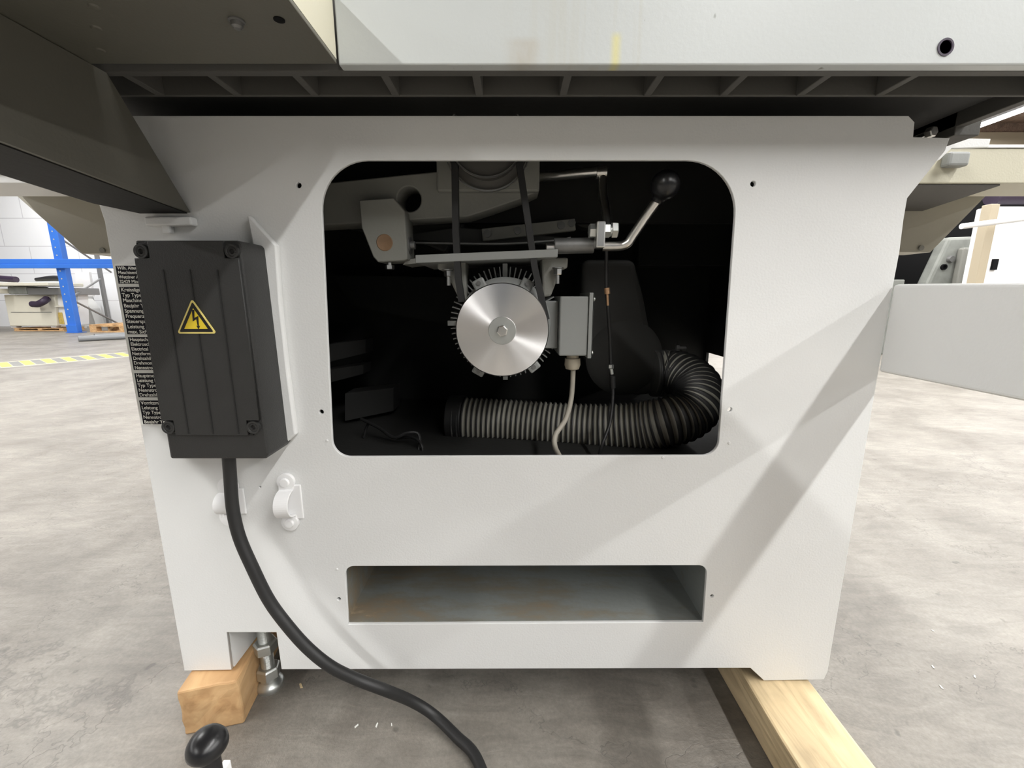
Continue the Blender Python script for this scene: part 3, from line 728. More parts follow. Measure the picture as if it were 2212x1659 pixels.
# upper pulley, belts
YB = .600
uc = U(1050, 296, Y=YB); ru = 82/F*.555
bm = NB(); lathe(bm, (uc.x, YB, uc.z), (0, 1, 0), [(.004, 0), (.004, ru-.004), (0, ru-.003), (0, ru-.001), (.012, ru-.004), (.030, ru-.004), (.034, ru+.006), (.034, 0)], 72)
ap_ = obj('arbor_pulley', bm, M['underside'], saw, smooth=True)
for dy, rr in ((0, ru), (.030, ru+.010)):
    bm = NB(); lathe(bm, (uc.x, YB+dy, uc.z), (0, 1, 0), [(-.0015, rr-.0022), (-.0015, rr-.0004), (.0015, rr), (.0025, rr-.002), (-.0015, rr-.0022)], 72); obj('pulley_rim', bm, M['steel'], ap_, smooth=True)
bm = NB()
strip_band(bm, [U(985, 300, Y=YB+.01), U(983, 350, Y=YB+.01), U(985, 500, Y=YB+.008), U(990, 600, Y=YB+.006), U(998, 652, Y=YB+.004)], (0, 1, 0), .012, .0085)
obj('drive_belt', bm, M['belt'], saw)
bm = NB()
strip_band(bm, [U(1118, 300, Y=YB+.01), U(1122, 355, Y=YB+.01), U(1136, 450, Y=YB+.008), U(1155, 580, Y=YB+.006), U(1180, 690, Y=YB+.004)], (0, 1, 0), .012, .0085)
obj('drive_belt', bm, M['belt'], saw)

# swing casting with bore and lug
YC = .66
cp = lambda x, y: F2(x, y, YC)
main = [cp(700, 395), cp(945, 370), cp(945, 300), cp(1165, 300), cp(1165, 412), cp(1128, 428), cp(1060, 452), cp(1010, 468), cp(872, 476), cp(780, 482), cp(660, 488), cp(620, 440)]
hole_ = circ(*cp(884, 430), .0170, 32)
sc_ = obj('swing_casting', plate([rpoly(main, .003, 3), hole_], YC, YC+.05, .002), M['casting'], saw)
yl = YC-.028
lp = lambda x, y: F2(x, y, yl)
lug = [lp(775, 432), lp(850, 427), lp(874, 455), lp(880, 560), lp(870, 563), lp(816, 566), lp(806, 555), lp(781, 492)]
obj('pivot_lug', plate([rpoly(lug, [.002]*7+[.004], 3)], yl, YC+.02, .0015), M['casting'], sc_)
p = U(831, 524, Y=yl); bm = NB(); lathe(bm, p, (0, -1, 0), [(-.001, .0115), (.0006, .0115), (.0012, .0105), (.0008, .0095), (.0008, 0)], 32); obj('pivot_plug', bm, M['plug'], sc_, smooth=True)
bm = NB(); box(bm, cp(945, 350).x, cp(1165, 350).x, YC-.012, YC+.001, cp(1000, 418).y, cp(1000, 300).y); obj('bearing_block', bm, M['casting'], sc_, bevel=.003)
p = U(841, 567, Y=.64); bm = NB(); cyl(bm, p, p-Vector((0, 0, .006)), .0035, 14); hexnut(bm, p-Vector((0, 0, .004)), (0, 0, -1), .0068, .006, .3); obj('stop_bolt', bm, M['steel'], sc_)
p = U(888, 530, Y=.65); bm = NB(); lathe(bm, p, (1, 0, 0), [(-.012, 0), (-.012, .012), (0, .012), (0, .006), (.006, .0055), (.006, 0)], 20); obj('pivot_nut', bm, M['dullsteel'], sc_, smooth=True)
bm = NB(); prism(bm, [U(878, 562, Y=.65), U(905, 556, Y=.65), U(905, 568, Y=.65), U(870, 572, Y=.65)], (0, .06, 0)); obj('lower_web', bm, M['casting'], sc_)
# dark frame pieces deeper in
YD = .78
bm = NB(); prism(bm, [U(x, y, Y=YD) for x, y in ((640, 400), (985, 405), (1000, 480), (960, 545), (900, 520), (700, 480), (640, 478))], (0, .05, 0)); obj('inner_frame_plate', bm, M['duct'], saw, bevel=.003)
bm = NB(); prism(bm, [U(x, y, Y=.74) for x, y in ((880, 505), (990, 490), (1150, 505), (1290, 520), (1290, 528), (1160, 528), (1000, 528), (890, 518))], (0, .02, 0)); obj('cross_strap', bm, M['duct'], saw, bevel=.002)
bm = NB(); prism(bm, [U(x, y, Y=.72) for x, y in ((1040, 494), (1242, 472), (1244, 497), (1043, 521))], (0, .012, 0)); sl = obj('link_bar', bm, M['casting'], saw, bevel=.001)
for x, y in ((1053, 505), (1118, 498), (1212, 487), (1235, 482)):
    bm = NB(); lathe(bm, U(x, y, Y=.72), (0, -1, 0), [(0, .006), (.003, .006), (.003, 0)], 12); obj('bar_bolt', bm, M['dullsteel'], sl, smooth=True)
bm = NB(); strip_band(bm, smooth_path([U(880, 525, Y=.69), U(1000, 527, Y=.68), U(1100, 527, Y=.67), U(1200, 520, Y=.66), U(1232, 514, Y=.66)]), (0, 1, 0), .012, .0022); obj('guide_strip', bm, M['dullsteel'], saw)
bm = NB(); lathe(bm, U(1270, 452, Y=.82), (0, -1, 0), [(-.03, .032), (0, .032), (.004, .028), (.004, .014), (.012, .012), (.012, 0)], 32); obj('guide_roller', bm, M['duct'], saw, smooth=True)
bm = NB(); box(bm, U(1140, 430, Y=.85).x, U(1215, 430, Y=.85).x, .85, .9, U(1150, 470, Y=.85).z, U(1150, 425, Y=.85).z); obj('spacer_block', bm, M['duct'], saw, bevel=.003)
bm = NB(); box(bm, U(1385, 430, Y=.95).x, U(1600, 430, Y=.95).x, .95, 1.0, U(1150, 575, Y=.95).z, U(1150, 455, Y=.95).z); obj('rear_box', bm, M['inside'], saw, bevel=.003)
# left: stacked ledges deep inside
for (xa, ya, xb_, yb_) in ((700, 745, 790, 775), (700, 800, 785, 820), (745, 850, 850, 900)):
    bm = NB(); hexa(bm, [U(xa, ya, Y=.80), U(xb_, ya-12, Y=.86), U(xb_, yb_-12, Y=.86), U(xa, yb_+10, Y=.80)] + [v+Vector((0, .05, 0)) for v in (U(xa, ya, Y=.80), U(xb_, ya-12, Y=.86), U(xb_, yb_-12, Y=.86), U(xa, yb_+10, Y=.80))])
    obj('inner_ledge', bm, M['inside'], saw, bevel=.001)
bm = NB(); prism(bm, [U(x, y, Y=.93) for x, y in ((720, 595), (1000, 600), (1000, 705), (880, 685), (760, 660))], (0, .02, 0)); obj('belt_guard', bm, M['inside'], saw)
# loose wires low left
bm = NB(); tube(bm, smooth_path([U(780, 905, Y=.72), U(820, 925, Y=.70), U(850, 945, Y=.68), U(880, 935, Y=.68), U(905, 940, Y=.68), U(903, 985, Y=.66), U(895, 1010, Y=.66)]), .0028, 8)
obj('loose_wire', bm, M['rubber'], saw, smooth=True)
bm = NB(); tube(bm, smooth_path([U(785, 945, Y=.72), U(800, 915, Y=.72), U(850, 945, Y=.70), U(890, 945, Y=.68), U(912, 965, Y=.66), U(908, 1010, Y=.66)]), .0024, 8)
obj('loose_wire', bm, M['rubber'], saw, smooth=True)

# lever with ball knob
YL = .615
bm = NB(); cyl(bm, U(1197, 532, Y=YL), U(1282, 530, Y=YL), .0105, 28); lv = obj('clamp_sleeve', bm, M['dullsteel'], saw, smooth=True, bevel=.001)
bm = NB(); cyl(bm, U(1179, 537, Y=YL), U(1198, 537, Y=YL), .0072, 24); obj('shaft_end', bm, M['steel'], lv, smooth=True, bevel=.0008)
bm = NB(); a = U(1285, 481, Y=.60); b = U(1302, 538, Y=.60); box(bm, a.x, b.x, .585, .605, b.z, a.z); obj('link_plate', bm, M['steel'], lv, bevel=.002)
bm = NB(); tube(bm, resample(smooth_path([U(1302, 532, Y=.605), U(1340, 531, Y=.603), U(1356, 525, Y=.60), U(1366, 511, Y=.598), U(1395, 468, Y=.59), U(1421, 432, Y=.58)], 10), .002), .0063, 20)
obj('lever_rod', bm, M['steel'], lv, smooth=True)
kc = U(1437, 400, Y=.572); kr = .0178; ad = (U(1421, 432, Y=.58)-kc).normalized()
bm = NB(); pr = [(-kr, 0)] + [(-kr*math.cos(math.pi*i/20), kr*math.sin(math.pi*i/20)) for i in range(1, 17)] + [(kr*.95, .0085), (kr*1.15, .0080), (kr*1.15, 0)]
lathe(bm, kc, ad, pr, 36); obj('ball_knob', bm, M['black'], lv, smooth=True)
bm = NB(); tube(bm, resample(smooth_path([U(1302, 368, Y=.66), U(1301, 378, Y=.66), U(1303, 420, Y=.65), U(1308, 450, Y=.635), U(1311, 475, Y=.62), U(1310, 496, Y=.61)]), .003), .006, 18); obj('pull_rod', bm, M['steel'], lv, smooth=True)
bm = NB(); cyl(bm, U(1160, 383, Y=.70), U(1292, 371, Y=.66), .0068, 20); lathe(bm, U(1300, 372, Y=.66), (1, 0, .05), [(-.008, 0), (-.008, .0085), (.006, .0085), (.008, .006), (.008, 0)], 20); obj('cross_rod', bm, M['steel'], lv, smooth=True)
bm = NB(); hexnut(bm, U(1303, 498, Y=.60), (1, 0, 0), .0095, .009, .3); cyl(bm, U(1303, 498, Y=.60), U(1322, 498, Y=.60), .0075, 20); hexnut(bm, U(1321, 497, Y=.60), (1, 0, 0), .0105, .008, .2); hexnut(bm, U(1284, 499, Y=.60), (-1, 0, 0), .0095, .0075, .1)
obj('joint_bolt', bm, M['zinc'], lv)

# thin control cable with ferrules
bm = NB(); tube(bm, smooth_path([U(1310, 540, Y=.64), U(1310, 620, Y=.65), U(1313, 660, Y=.65), U(1318, 740, Y=.66), U(1320, 800, Y=.66), U(1324, 850, Y=.655), U(1318, 910, Y=.64), U(1303, 955, Y=.62), U(1292, 990, Y=.62), U(1280, 1030, Y=.62)]), .0026, 10)
cc = obj('control_cable', bm, M['rubber'], saw, smooth=True)
bm = NB(); cyl(bm, U(1311, 622, Y=.648), U(1312, 635, Y=.648), .0042, 16); cyl(bm, U(1312, 635, Y=.648), U(1313, 660, Y=.648), .0019, 10); obj('ferrule', bm, M['brass'], cc, smooth=True)
bm = NB(); hexnut(bm, U(1320, 788, Y=.655), (0, 0, -1), .0045, .006); cyl(bm, U(1320, 795, Y=.655), U(1322, 808, Y=.655), .0028, 12); obj('ferrule', bm, M['zinc'], cc)
bm = NB(); cyl(bm, U(1323, 812, Y=.657), U(1324, 838, Y=.657), .0045, 14); obj('cable_sleeve', bm, M['rubber'], cc, smooth=True)

# dust extraction duct
YK = .80
dpts = [U(x, y, Y=YK) for x, y in ((1260, 560), (1372, 560), (1392, 640), (1408, 725), (1428, 752), (1440, 762), (1430, 850), (1380, 856), (1330, 845), (1290, 815), (1262, 775), (1255, 700))]
bm = NB(); prism(bm, dpts, (0, .13, 0)); du = obj('dust_duct', bm, M['duct'], saw, bevel=.012, segs=4, smooth=True)
bm = NB(); lathe(bm, U(1343, 770, Y=YK+.02), (0, -1, 0), [(0, 0), (0, .072), (.018, .072), (.026, .060), (.026, 0)], 48); obj('duct_housing', bm, M['duct'], du, smooth=True)
bm = NB(); lathe(bm, U(1422, 817, Y=YK-.012), (0, -1, 0), [(0, .004), (.003, .003), (.003, 0)], 12); obj('duct_screw', bm, M['zinc'], du, smooth=True)
# flexible hose
hp = [U(1425, 806, Y=.79), U(1450, 806, Y=.785), U(1476, 812, Y=.765), U(1503, 835, Y=.735), U(1507, 868, Y=.705), U(1484, 896, Y=.69), U(1440, 911, Y=.685), U(1380, 921, Y=.70), U(1290, 924, Y=.72), U(1190, 919, Y=.74), U(1090, 912, Y=.755), U(980, 906, Y=.765)]
path = smooth_path(hp, 30); pitch = .0090; path = resample(path, pitch/6)
hr = .0400
bm = NB(); tube(bm, path, hr, 40, rfun=lambda i: hr + .0026*math.cos(2*math.pi*i/6), mfun=lambda i: 0 if (i % 6) in (5, 0, 1) else 1)
hs = obj('flexible_hose', bm, [M['hoseA'], M['hoseB']], saw, smooth=False)
for p in hs.data.polygons: p.use_smooth = True
a, b = U(1408, 806, Y=.80), U(1452, 807, Y=.80)
bm = NB(); cyl(bm, a, b, hr+.0045, 40); col = obj('hose_collar', bm, M['duct'], saw, smooth=True, bevel=.002)
bm = NB(); cyl(bm, U(1449, 807, Y=.80), U(1457, 808, Y=.80), hr+.007, 40); obj('hose_clamp', bm, M['dullsteel'], col, smooth=True)
p = U(1467, 752, Y=.78); bm = NB(); cyl(bm, p, p+Vector((.012, 0, 0)), .004, 12); hexnut(bm, p, (-1, 0, 0), .006, .005); obj('clamp_screw', bm, M['dullsteel'], col)
bm = NB(); cyl(bm, U(1005, 905, Y=.764), U(972, 904, Y=.768), hr+.003, 40); obj('hose_cuff', bm, M['rubber'], saw, smooth=True, bevel=.002)

# ------------------------------------------------------------------ power cable (top-level)
cb = [U(494, 985, Y=.50), U(498, 1040, Y=.50), U(503, 1100, Y=.497), U(517, 1160, Y=.494), U(545, 1225, Y=.49), U(580, 1295, Y=.488), U(620, 1350, Y=.486), U(665, 1400, Y=.486), U(715, 1440, Y=.488), U(770, 1467, Y=.495), U(830, 1490, Y=.50), U(888, 1514, Z=.045), U(935, 1543, Z=.020), U(985, 1590, Z=.010), U(1035, 1650, Z=.0085), Vector((-.005, .36, .0085)), Vector((.03, .22, .0085)), Vector((.12, .05, .0085)), Vector((.30, -.10, .0085)), Vector((.62, -.22, .0085))]
bm = NB(); tube(bm, resample(smooth_path(cb, 10), .004), .0074, 18)
tag(obj('power_cable', bm, M['rubber'], smooth=True), 'thick black rubber power cable hanging from the black switch box and curving across the concrete', 'cable')

# ------------------------------------------------------------------ timbers
bl = [U(400, 1588, Z=0), U(529, 1563, Z=0)]
dirb = (bl[1]-bl[0]).normalized(); back = Vector((-dirb.y, dirb.x, 0)); back = Vector((-.17, 1, 0)).normalized()
h = .0755; w = bl[1]-bl[0]
bm = NB(); A0 = bl[0]; B0 = bl[1]; up = Vector((0, 0, h))
hexa(bm, [A0, B0, B0+up+Vector((-.002, 0, 0)), A0+up+Vector((.0, -.001, 0)), A0+back*.30, B0+back*.30, B0+back*.30+up, A0+back*.30+up])
bmesh.ops.subdivide_edges(bm, edges=bm.edges, cuts=5, use_grid_fill=True)
for v in bm.verts: v.co += Vector((random.uniform(-1, 1), random.uniform(-1, 1), random.uniform(-.6, .0)))*.0011
wb = obj('wood_block', bm, M['wood'], bevel=.003); tag(wb, 'short sawn timber block under the left foot of the saw, end grain facing forward', 'timber')
bx0, bx1 = U(1661, 1659, Z=0).x+.004, U(1889, 1659, Z=.059).x+.004
bm = NB(); box(bm, bx0, bx1, .12, .95, 0, .059)
bmesh.ops.subdivide_edges(bm, edges=bm.edges, cuts=9, use_grid_fill=True)
for v in bm.verts: v.co += Vector((random.uniform(-1, 1), 0, random.uniform(-1, .0) if v.co.z > .05 else 0))*.0012
wb2 = obj('wood_beam', bm, M['woodlight'], bevel=.004); tag(wb2, 'long pale squared timber running forward from under the right foot of the saw', 'timber')
# wood chips and paint flecks on the floor
k = 0
for (x, y, s, mm) in ((650, 1482, .0045, 'woodlight'), (770, 1569, .0028, 'platew'), (814, 1567, .0030, 'platew'), (846, 1566, .002, 'platew'), (2015, 1363, .002, 'platew'), (2015, 1441, .003, 'platew'), (2105, 1462, .003, 'platew'), (2033, 1485, .003, 'platew')):
    p = U(x, y, Z=0); bm = NB(); Mx = Matrix.Translation(p) @ Matrix.Rotation(random.uniform(-1, 1.2)+1.2, 4, 'Z')
    L = s*1.2
    prism(bm, [Mx @ Vector(v) for v in ((-L, -s*.3, 0), (L*.8, -s*.4, 0), (L, s*.2, 0), (-L*.7, s*.45, 0))], (0, 0, .0012))
    spot = ['', 'leftmost of three near the black cable', 'middle one of three near the black cable', 'rightmost of three near the black cable', 'right of the pale beam, farthest back of four', 'right of the pale beam, second farthest back of four', 'right of the pale beam, farthest to the right', 'right of the pale beam, nearest the camera'][k]
    where = 'beside the levelling foot of the saw' if k == 0 else ('near the black cable, below the saw' if k < 4 else 'right of the pale timber beam')
    k += 1
    tag(obj('wood_chip' if mm == 'woodlight' else 'paint_chip', bm, M[mm]), ('small tan wood chip on the concrete ' if mm == 'woodlight' else 'tiny white chip on the concrete, ' + spot) + ('' if k > 1 else where), 'chip', None if k == 1 else ('white chips near the cable' if k <= 4 else 'white chips right of the beam'))

# ------------------------------------------------------------------ black mushroom knob on a stem, bottom left
kt = thing('floor_pedal_knob', 'glossy black mushroom knob on a short black stem in front of the wood block', 'knob', tuple(U(447, 1607, Y=.315)*1.0 - Vector((0, 0, U(447, 1607, Y=.315).z))))
kp = U(447, 1604, Y=.315)
bm = NB(); ax = Vector((.12, -.12, 1)).normalized()
r = .0165
lathe(bm, kp, ax, [(-.0095, 0), (-.0095, r*.55), (-.0085, r*.88), (-.0050, r), (-.001, r*.98), (.004, r*.84), (.0075, r*.6), (.0093, r*.3), (.0098, 0)], 40)
obj('knob_cap', bm, M['black'], kt, smooth=True)
bm = NB(); cyl(bm, kp-Vector((.0, 0, .006)), kp-Vector((-.001, 0, .05)), .0085, 28, .0075); obj('stem', bm, M['black'], kt, smooth=True)
bm = NB(); cyl(bm, kp-Vector((-.001, 0, .05)), Vector((kp.x+.001, kp.y, .006)), .0060, 20); obj('steel_rod', bm, M['steel'], kt, smooth=True)
bm = NB(); lathe(bm, (kp.x+.001, kp.y, 0), (0, 0, 1), [(0, 0), (0, .045), (.006, .045), (.010, .02), (.010, 0)], 32); obj('base_flange', bm, M['dullsteel'], kt, smooth=True)
bm = NB(); p = U(484, 1650, Y=.33); box(bm, p.x-.003, p.x+.004, .326, .334, 0.006, p.z); obj('white_bracket', bm, M['white2'], kt, bevel=.001)

# ------------------------------------------------------------------ background, left
RY = U(158, 719, Z=0).y
rk = thing('pallet_rack', 'blue steel pallet rack with one upright and beam, in front of the white block wall', 'rack', (U(158, 719, Z=0).x, RY, 0))
ux = U(158, 719, Z=0).x; uw = .075
bm = NB(); box(bm, ux-uw, ux+uw, RY, RY+.10, .012, 3.2)
up_ = obj('upright', bm, M['blue'], rk, bevel=.008)
for i in range(22):
    bm = NB(); lathe(bm, (ux-.01, RY-.001, .28+i*.13), (0, -1, 0), [(0, .012), (.001, .012), (.001, 0)], 10)
    obj('punched_hole', bm, M['tapew'], up_)
bm = NB(); box(bm, ux-uw-.02, ux+uw+.05, RY-.04, RY+.13, 0, .012); box(bm, ux-uw, ux+uw+.03, RY-.03, RY, 0.012, .14); obj('base_plate', bm, M['blue'], rk, bevel=.006)
zb1, zb0 = U(100, 560, Y=RY).z, U(100, 580, Y=RY).z
bm = NB(); zm = (zb0+zb1)/2
box(bm, ux-3.4, ux+1.9, RY-.06, RY-.002, zb0, zm-.006); box(bm, ux-3.4, ux+1.9, RY-.045, RY-.004, zm-.006, zb1)
obj('rack_beam', bm, M['blue'], rk, bevel=.006)
# rear post and braces
ry2 = RY+1.0
px2 = U(225, 640, Y=ry2).x
bm = NB(); box(bm, px2-.05, px2, ry2, ry2+.06, 0, 3.2); obj('rear_post', bm, M['greybrace'], rk)
for (x0_, y0_, x1_, y1_) in ((120, 508, 240, 588), (156, 641, 216, 603), (156, 648, 262, 702)):
    bm = NB(); cyl(bm, U(x0_, y0_, Y=RY+.11), U(x1_, y1_, Y=ry2-.02), .017, 8); obj('brace', bm, M['greybrace'], rk)
# second column of wall: white pilaster / pipe
bm = NB(); xp = U(243, 640, Y=WY-.3).x; box(bm, xp-.10, xp+.25, WY-.30, WY-.001, 0, 4.2); struct('trim_4', bm, M['blocks'], None)

SY = 8.0
bs = thing('background_saw', 'old cream table saw body under the blue rack, dark curved outlet on its side', 'machine', (U(70, 712, Y=SY).x, SY, 0))
G = lambda x, y, Y=SY: U(x, y, Y=Y)
bm = NB(); prism(bm, [G(8, 637), G(118, 637), G(123, 704), G(21, 704)], (0, .3, 0)); bmesh.ops.recalc_face_normals(bm, faces=bm.faces); obj('body', bm, M['sawcream'], bs, bevel=.01)
bm = NB(); prism(bm, [G(118, 637, SY+.05), G(168, 635, SY+.05), G(171, 702, SY+.05), G(125, 703, SY+.05)], (0, .2, 0)); obj('side_cabinet', bm, M['white2'], bs, bevel=.01)
bm = NB(); a, b = G(124, 675, SY+.04), G(139, 700, SY+.04); box(bm, a.x, b.x, SY+.035, SY+.048, b.z, a.z); obj('ochre_door', bm, M['ochre'], bs, bevel=.006)
bm = NB(); a, b = G(-60, 611), G(135, 618); box(bm, a.x, b.x, SY-.25, SY+.4, b.z, a.z); obj('fence_rail', bm, M['sawcream'], bs, bevel=.01)
bm = NB(); a, b = G(70, 622), G(178, 637); box(bm, a.x, b.x, SY-.1, SY+.35, b.z, a.z); obj('table', bm, M['greybrace'], bs, bevel=.01)
bm = NB(); a, b = G(-60, 624), G(30, 634); box(bm, a.x, b.x, SY-.22, SY+.35, b.z, a.z); obj('extension_table', bm, M['sawcream'], bs, bevel=.01)
bm = NB(); a, b = G(28, 619), G(72, 636); box(bm, a.x, b.x, SY-.1, SY+.3, b.z, a.z); obj('carriage', bm, M['greymach'], bs, bevel=.02)
bm = NB(); tube(bm, smooth_path([G(70, 657, SY-.12), G(82, 657, SY-.14), G(94, 651, SY-.14), G(102, 645, SY-.06)]), .055, 14); obj('outlet_hose', bm, M['purple'], bs, smooth=True)
bm = NB(); a, b = G(24, 674), G(112, 675); box(bm, a.x, b.x, SY-.006, SY, b.z, a.z); obj('panel_seam', bm, M['greybrace'], bs)
for x in (33, 119):
    bm = NB(); p = G(x, 714, SY+.05); box(bm, p.x-.05, p.x+.05, SY+.03, SY+.13, .063, .14); obj('foot', bm, M['white2'], bs, bevel=.01)
bm = NB(); a, b = G(118, 660, SY), G(167, 663, SY); box(bm, a.x, b.x, SY-.02, SY+.05, b.z, a.z); obj('rail', bm, M['sawcream'], bs)
# pallet under it
bm = NB()
for yy in (0, .15, .3): box(bm, G(28, 716).x, G(136, 716).x, SY+.02+yy, SY+.12+yy, 0, .022); box(bm, G(28, 716).x, G(136, 716).x, SY+.02+yy, SY+.12+yy, .045, .060)
for xx in (30, 80, 126):
    for yy in (0, .15, .3): box(bm, G(xx, 716).x, G(xx, 716).x+.08, SY+.02+yy, SY+.12+yy, .022, .045)
tag(obj('low_pallet', bm, M['wood']), 'low wooden skid under the old cream saw', 'pallet')
# rolls lying on the saw
bm = NB(); tube(bm, [G(-30, 599, SY+.1), G(20, 603, SY+.1), G(35, 604, SY+.1)], .055, 14); tag(obj('rolled_tarpaulin', bm, M['purple'], smooth=True), 'purple-black roll lying on the fence rail of the old cream saw', 'roll')
bm = NB(); tube(bm, resample(smooth_path([G(78, 604, SY+.15), G(100, 602, SY+.15), G(118, 601, SY+.15), G(132, 602, SY+.15), G(140, 604, SY+.15)]), .03), .04, 14, rfun=lambda i: .03+.02*math.sin(i*.12)); tag(obj('dark_hose', bm, M['rubber'], smooth=True), 'dark limp hose draped over the table of the old cream saw behind the blue upright', 'hose')
# white sheets leaning right of the rack upright
bm = NB(); y_ = 8.75; prism(bm, [U(162, 588, Y=y_), U(192, 588, Y=y_), U(200, 640, Y=y_), U(182, 640, Y=y_), Vector((U(182, 705, Y=y_).x, y_, .004)), Vector((U(168, 705, Y=y_).x, y_, .004))], (0, .05, 0)); tag(obj('white_board', bm, M['white2']), 'white board standing against the block wall right of the blue upright', 'board')
bm = NB(); y_ = 8.95; a = U(180, 640, Y=y_); b = U(208, 704, Y=y_)
prism(bm, [Vector((a.x, y_, .004)), Vector((b.x, y_, .004)), Vector((b.x-.05, y_, a.z-.25)), Vector((b.x-.15, y_, a.z-.05)), Vector((a.x, y_, a.z))], (0, .2, 0)); tag(obj('covered_stack', bm, M['whiteplain'], bevel=.03), 'pale grey covered stack with rounded top beside the white board', 'cover')
# pallet and pipes
PY = U(240, 718, Z=0).y
bm = NB(); xa = U(219, 716, Z=0).x
for yy in (0, .35, .7): box(bm, xa, xa+1.2, PY+yy, PY+yy+.1, .1, .122); box(bm, xa, xa+1.2, PY+yy, PY+yy+.1, 0, .022)
for i in range(3):
    for yy in (0, .35, .7): box(bm, xa+i*.53, xa+i*.53+.12, PY+yy, PY+yy+.1, .022, .1)
for i in range(6): box(bm, xa+i*.21, xa+i*.21+.12, PY, PY+.8, .122, .14)
tag(obj('wooden_pallet', bm, M['wood']), 'brown wooden pallet on the floor at the foot of the white block wall', 'pallet')
for i, (x0_, x1_, y_, r) in enumerate(((170, 300, 735, .040), (205, 300, 727, .030), (190, 300, 731, .028))):
    a = U(x0_, y_+3, Z=0); b = U(x1_, y_-4+(1 if i else 0), Z=0)
    bm = NB(); lathe(bm, a+Vector((0, 0, r)), (b-a), [(0, r*.7), (0, r), ((b-a).length, r), ((b-a).length, r*.7)], 20)
    tag(obj('grey_pipe', bm, M['pipe'], smooth=True), ['thick grey pipe lying nearest on the floor behind the yellow tape', 'grey pipe lying farthest back on the floor, against the pallet', 'thin grey pipe lying between the two other pipes on the floor'][i], 'pipe', 'grey pipes on the floor')
# striped floor tape
A0 = U(-60, 794, Z=.0005); A1 = U(290, 764, Z=.0005); dd = (A1-A0); Lt = dd.length; dd.normalize(); nn = Vector((-dd.y, dd.x, 0)); wt = U(130, 770, Z=0).y-U(130, 786, Z=0).y
tp = thing('floor_tape', 'yellow and grey striped marking tape stuck across the pale floor on the left', 'tape', (A0.x, A0.y, 0))
bm = NB(); prism(bm, [A0-nn*wt*.52, A1-nn*wt*.52, A1+nn*wt*.52, A0+nn*wt*.52], (0, 0, .0008)); obj('tape_backing', bm, M['tapew'], tp)
st_ = Lt/16; 
for nm, mm, ph in (('yellow_stripe', 'tapey', 0), ('grey_stripe', 'tapeg', 1)):
    bm = NB()
    for i in range(ph, 16, 2):
        s = A0 + dd*st_*i; e = s + dd*st_*.92; sh = dd*.03; up1 = Vector((0, 0, .001))
        prism(bm, [s-nn*wt*.42+up1, e-nn*wt*.42+up1, e+nn*wt*.42+sh+up1, s+nn*wt*.42+sh+up1], (0, 0, .0006))
    obj(nm, bm, M[mm], tp)

# ------------------------------------------------------------------ background, right
BYR = 5.2
a, b = U(1900, 395, Y=BYR), U(2150, 640, Y=BYR)
bm = NB(); box(bm, a.x-.4, b.x+.9, BYR, BYR+.8, 0, a.z)
dm = obj('dark_cabinet', bm, M['dark'], bevel=.02); tag(dm, 'tall black cabinet behind the right side of the saw', 'cabinet')
Y1 = 4.72
V = lambda x, y, Y=Y1: U(x, y, Y=Y)
gm = thing('milling_machine', 'grey-green machine column with sloping side, standing before the black cabinet', 'machine', (V(2070, 600).x, Y1, 0))
lowz = .12
bm = NB(); p1_, p2_, p3_ = V(2005, 610), V(2052, 512), V(2112, 510)
prism(bm, [Vector((p1_.x-.1, Y1, 0)), p1_, p2_, p3_, V(2112, 600), Vector((V(2112, 600).x, Y1, 0))], (0, .14, 0)); obj('column', bm, M['greymach'], gm, bevel=.03)
bm = NB(); lathe(bm, V(2037, 577), (0, -1, 0), [(0, .03), (.02, .03), (.02, .02), (.005, .018), (.005, 0)], 18); obj('socket', bm, M['dark'], gm, smooth=True)
bm = NB(); lathe(bm, V(2052, 560), (0, -1, 0), [(0, .04), (.03, .03), (.03, 0)], 18); obj('knob', bm, M['dullsteel'], gm, smooth=True)
bm = NB(); a, b = V(2078, 535, Y1-.05), V(2110, 610, Y1-.05); box(bm, a.x, b.x, Y1-.08, Y1, .3, a.z); obj('cover', bm, M['casting'], gm, bevel=.02)
bm = NB(); a = V(1928, 600); box(bm, a.x-.1, a.x+.14, Y1, Y1+.2, 0, V(1928, 604).z); sm = obj('small_tank', bm, M['greymach'], bevel=.01); tag(sm, 'small green-grey box partly hidden behind the right edge of the saw', 'box')
bm = NB(); kk = V(1930, 604); lathe(bm, Vector((kk.x+.02, Y1+.1, kk.z)), (0, 0, 1), [(0, .03), (.04, .04), (.10, .045), (.14, .03), (.15, 0)], 16); tag(obj('white_bulb_flask', bm, M['white2'], smooth=True), 'small white round flask standing on the green-grey box', 'flask')
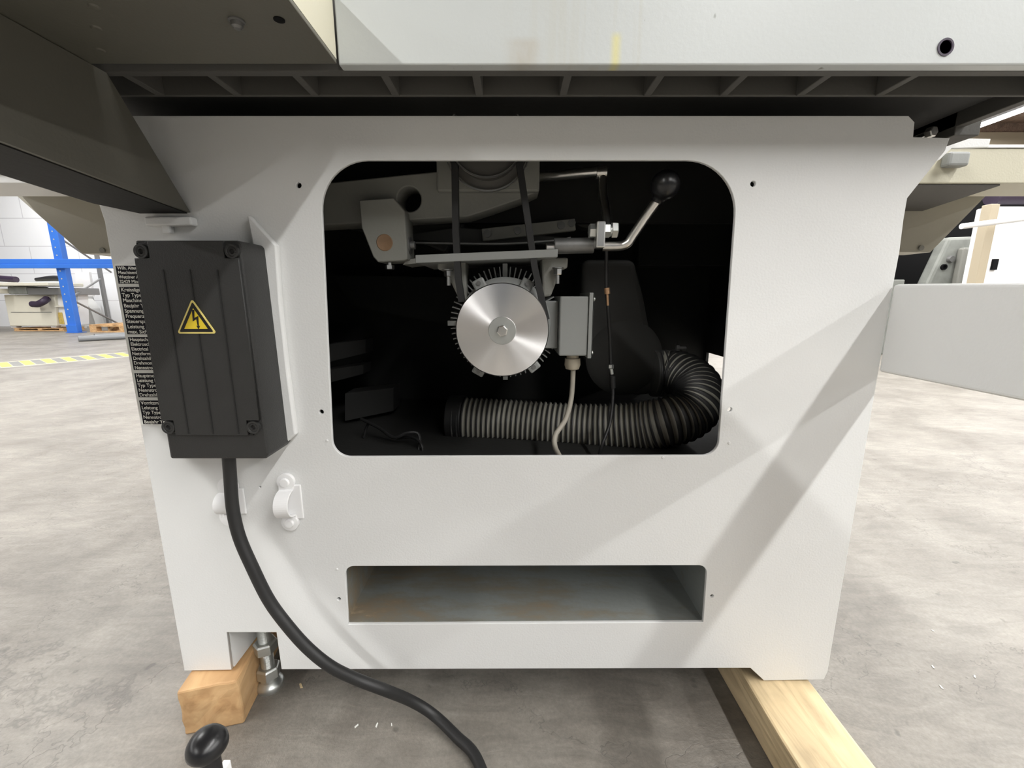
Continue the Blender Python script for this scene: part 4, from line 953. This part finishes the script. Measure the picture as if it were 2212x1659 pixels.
# white cabinet and post
Y2 = 4.05
wc = thing('white_cabinet', 'white sheet metal cabinet with small black latch at the right edge of the picture', 'cabinet', (U(2180, 600, Y=Y2).x, Y2, 0))
a = U(2140, 455, Y=Y2); bm = NB(); box(bm, a.x, a.x+1.3, Y2, Y2+.13, 0.0, U(2150, 446, Y=Y2).z); obj('body', bm, M['white2'], wc, bevel=.01)
bm = NB(); a = U(2143, 560, Y=Y2); b = U(2146, 583, Y=Y2); box(bm, a.x, b.x+.01, Y2-.02, Y2, b.z, a.z); obj('latch', bm, M['dark'], wc)
bm = NB(); a = U(2141, 500, Y=Y2); box(bm, a.x, a.x+.012, Y2-.008, Y2, 0.02, a.z); obj('door_edge', bm, M['white2'], wc)
a = U(2112, 600, Y=Y2-.2)
bm = NB(); box(bm, a.x-.01, a.x+.05, Y2-.2, Y2-.12, 0, U(2130, 440, Y=Y2-.2).z); box(bm, a.x+.05, a.x+.075, Y2-.19, Y2-.13, 0, U(2130, 440, Y=Y2-.2).z)
tag(obj('beige_post', bm, M['postbrown'], bevel=.005), 'beige upright post in front of the white cabinet', 'post')
bm = NB(); cyl(bm, U(2077, 489, Y=Y2-.35), U(2260, 466, Y=Y2-.35), .022, 16); 
rod = obj('white_rail', bm, M['white2'], smooth=True); tag(rod, 'white round rail crossing in front of the beige post', 'rail')
bm = NB(); tube(bm, smooth_path([U(2140, 429, Y=Y2+.09), U(2150, 426, Y=Y2+.09), U(2180, 424, Y=Y2+.09), U(2260, 424, Y=Y2+.09)]), .07, 16)
tag(obj('dark_hood', bm, M['purple'], smooth=True), 'purple-black padded tube resting on top of the white cabinet', 'tube')
bm = NB(); a, b = U(2150, 390, Y=Y2), U(2300, 397, Y=Y2); box(bm, a.x, b.x, Y2, Y2+.12, b.z, a.z); tag(obj('cream_board', bm, M['sawcream']), 'cream board lying above the purple-black tube on the white cabinet', 'board')

# ------------------------------------------------------------------ ceiling lamps
lamp_no = {-8.5: 'far left row', -3.1: 'left row', 2.1: 'middle row', 5.0: 'right row', 8.6: 'far right row'}
for rx, k in TUBE_ROWS:
    for i in range(1, 6):
        yy = -8.87 + i*3.0
        L_ = thing('fluorescent_lamp', 'long white fluorescent ceiling lamp of the %s, %s' % (lamp_no[rx], ('', 'farthest from the back wall', 'fourth from the back wall', 'third from the back wall', 'second from the back wall', 'nearest the back wall')[i]), 'lamp', (rx, yy+1.4, TUBE_Z), 'fluorescent lamps of the %s' % lamp_no[rx])
        bm = NB(); box(bm, rx-.07, rx+.07, yy, yy+2.85, TUBE_Z+.03, TUBE_Z+.09); box(bm, rx-.01, rx+.01, yy+1.4, yy+1.42, TUBE_Z+.09, 3.95); obj('housing', bm, M['lampbody'], L_)
        for s in (-.03, .03):
            bm = NB(); cyl(bm, (rx+s, yy+.02, TUBE_Z), (rx+s, yy+2.83, TUBE_Z), .018, 10); obj('tube', bm, M['tube'], L_)
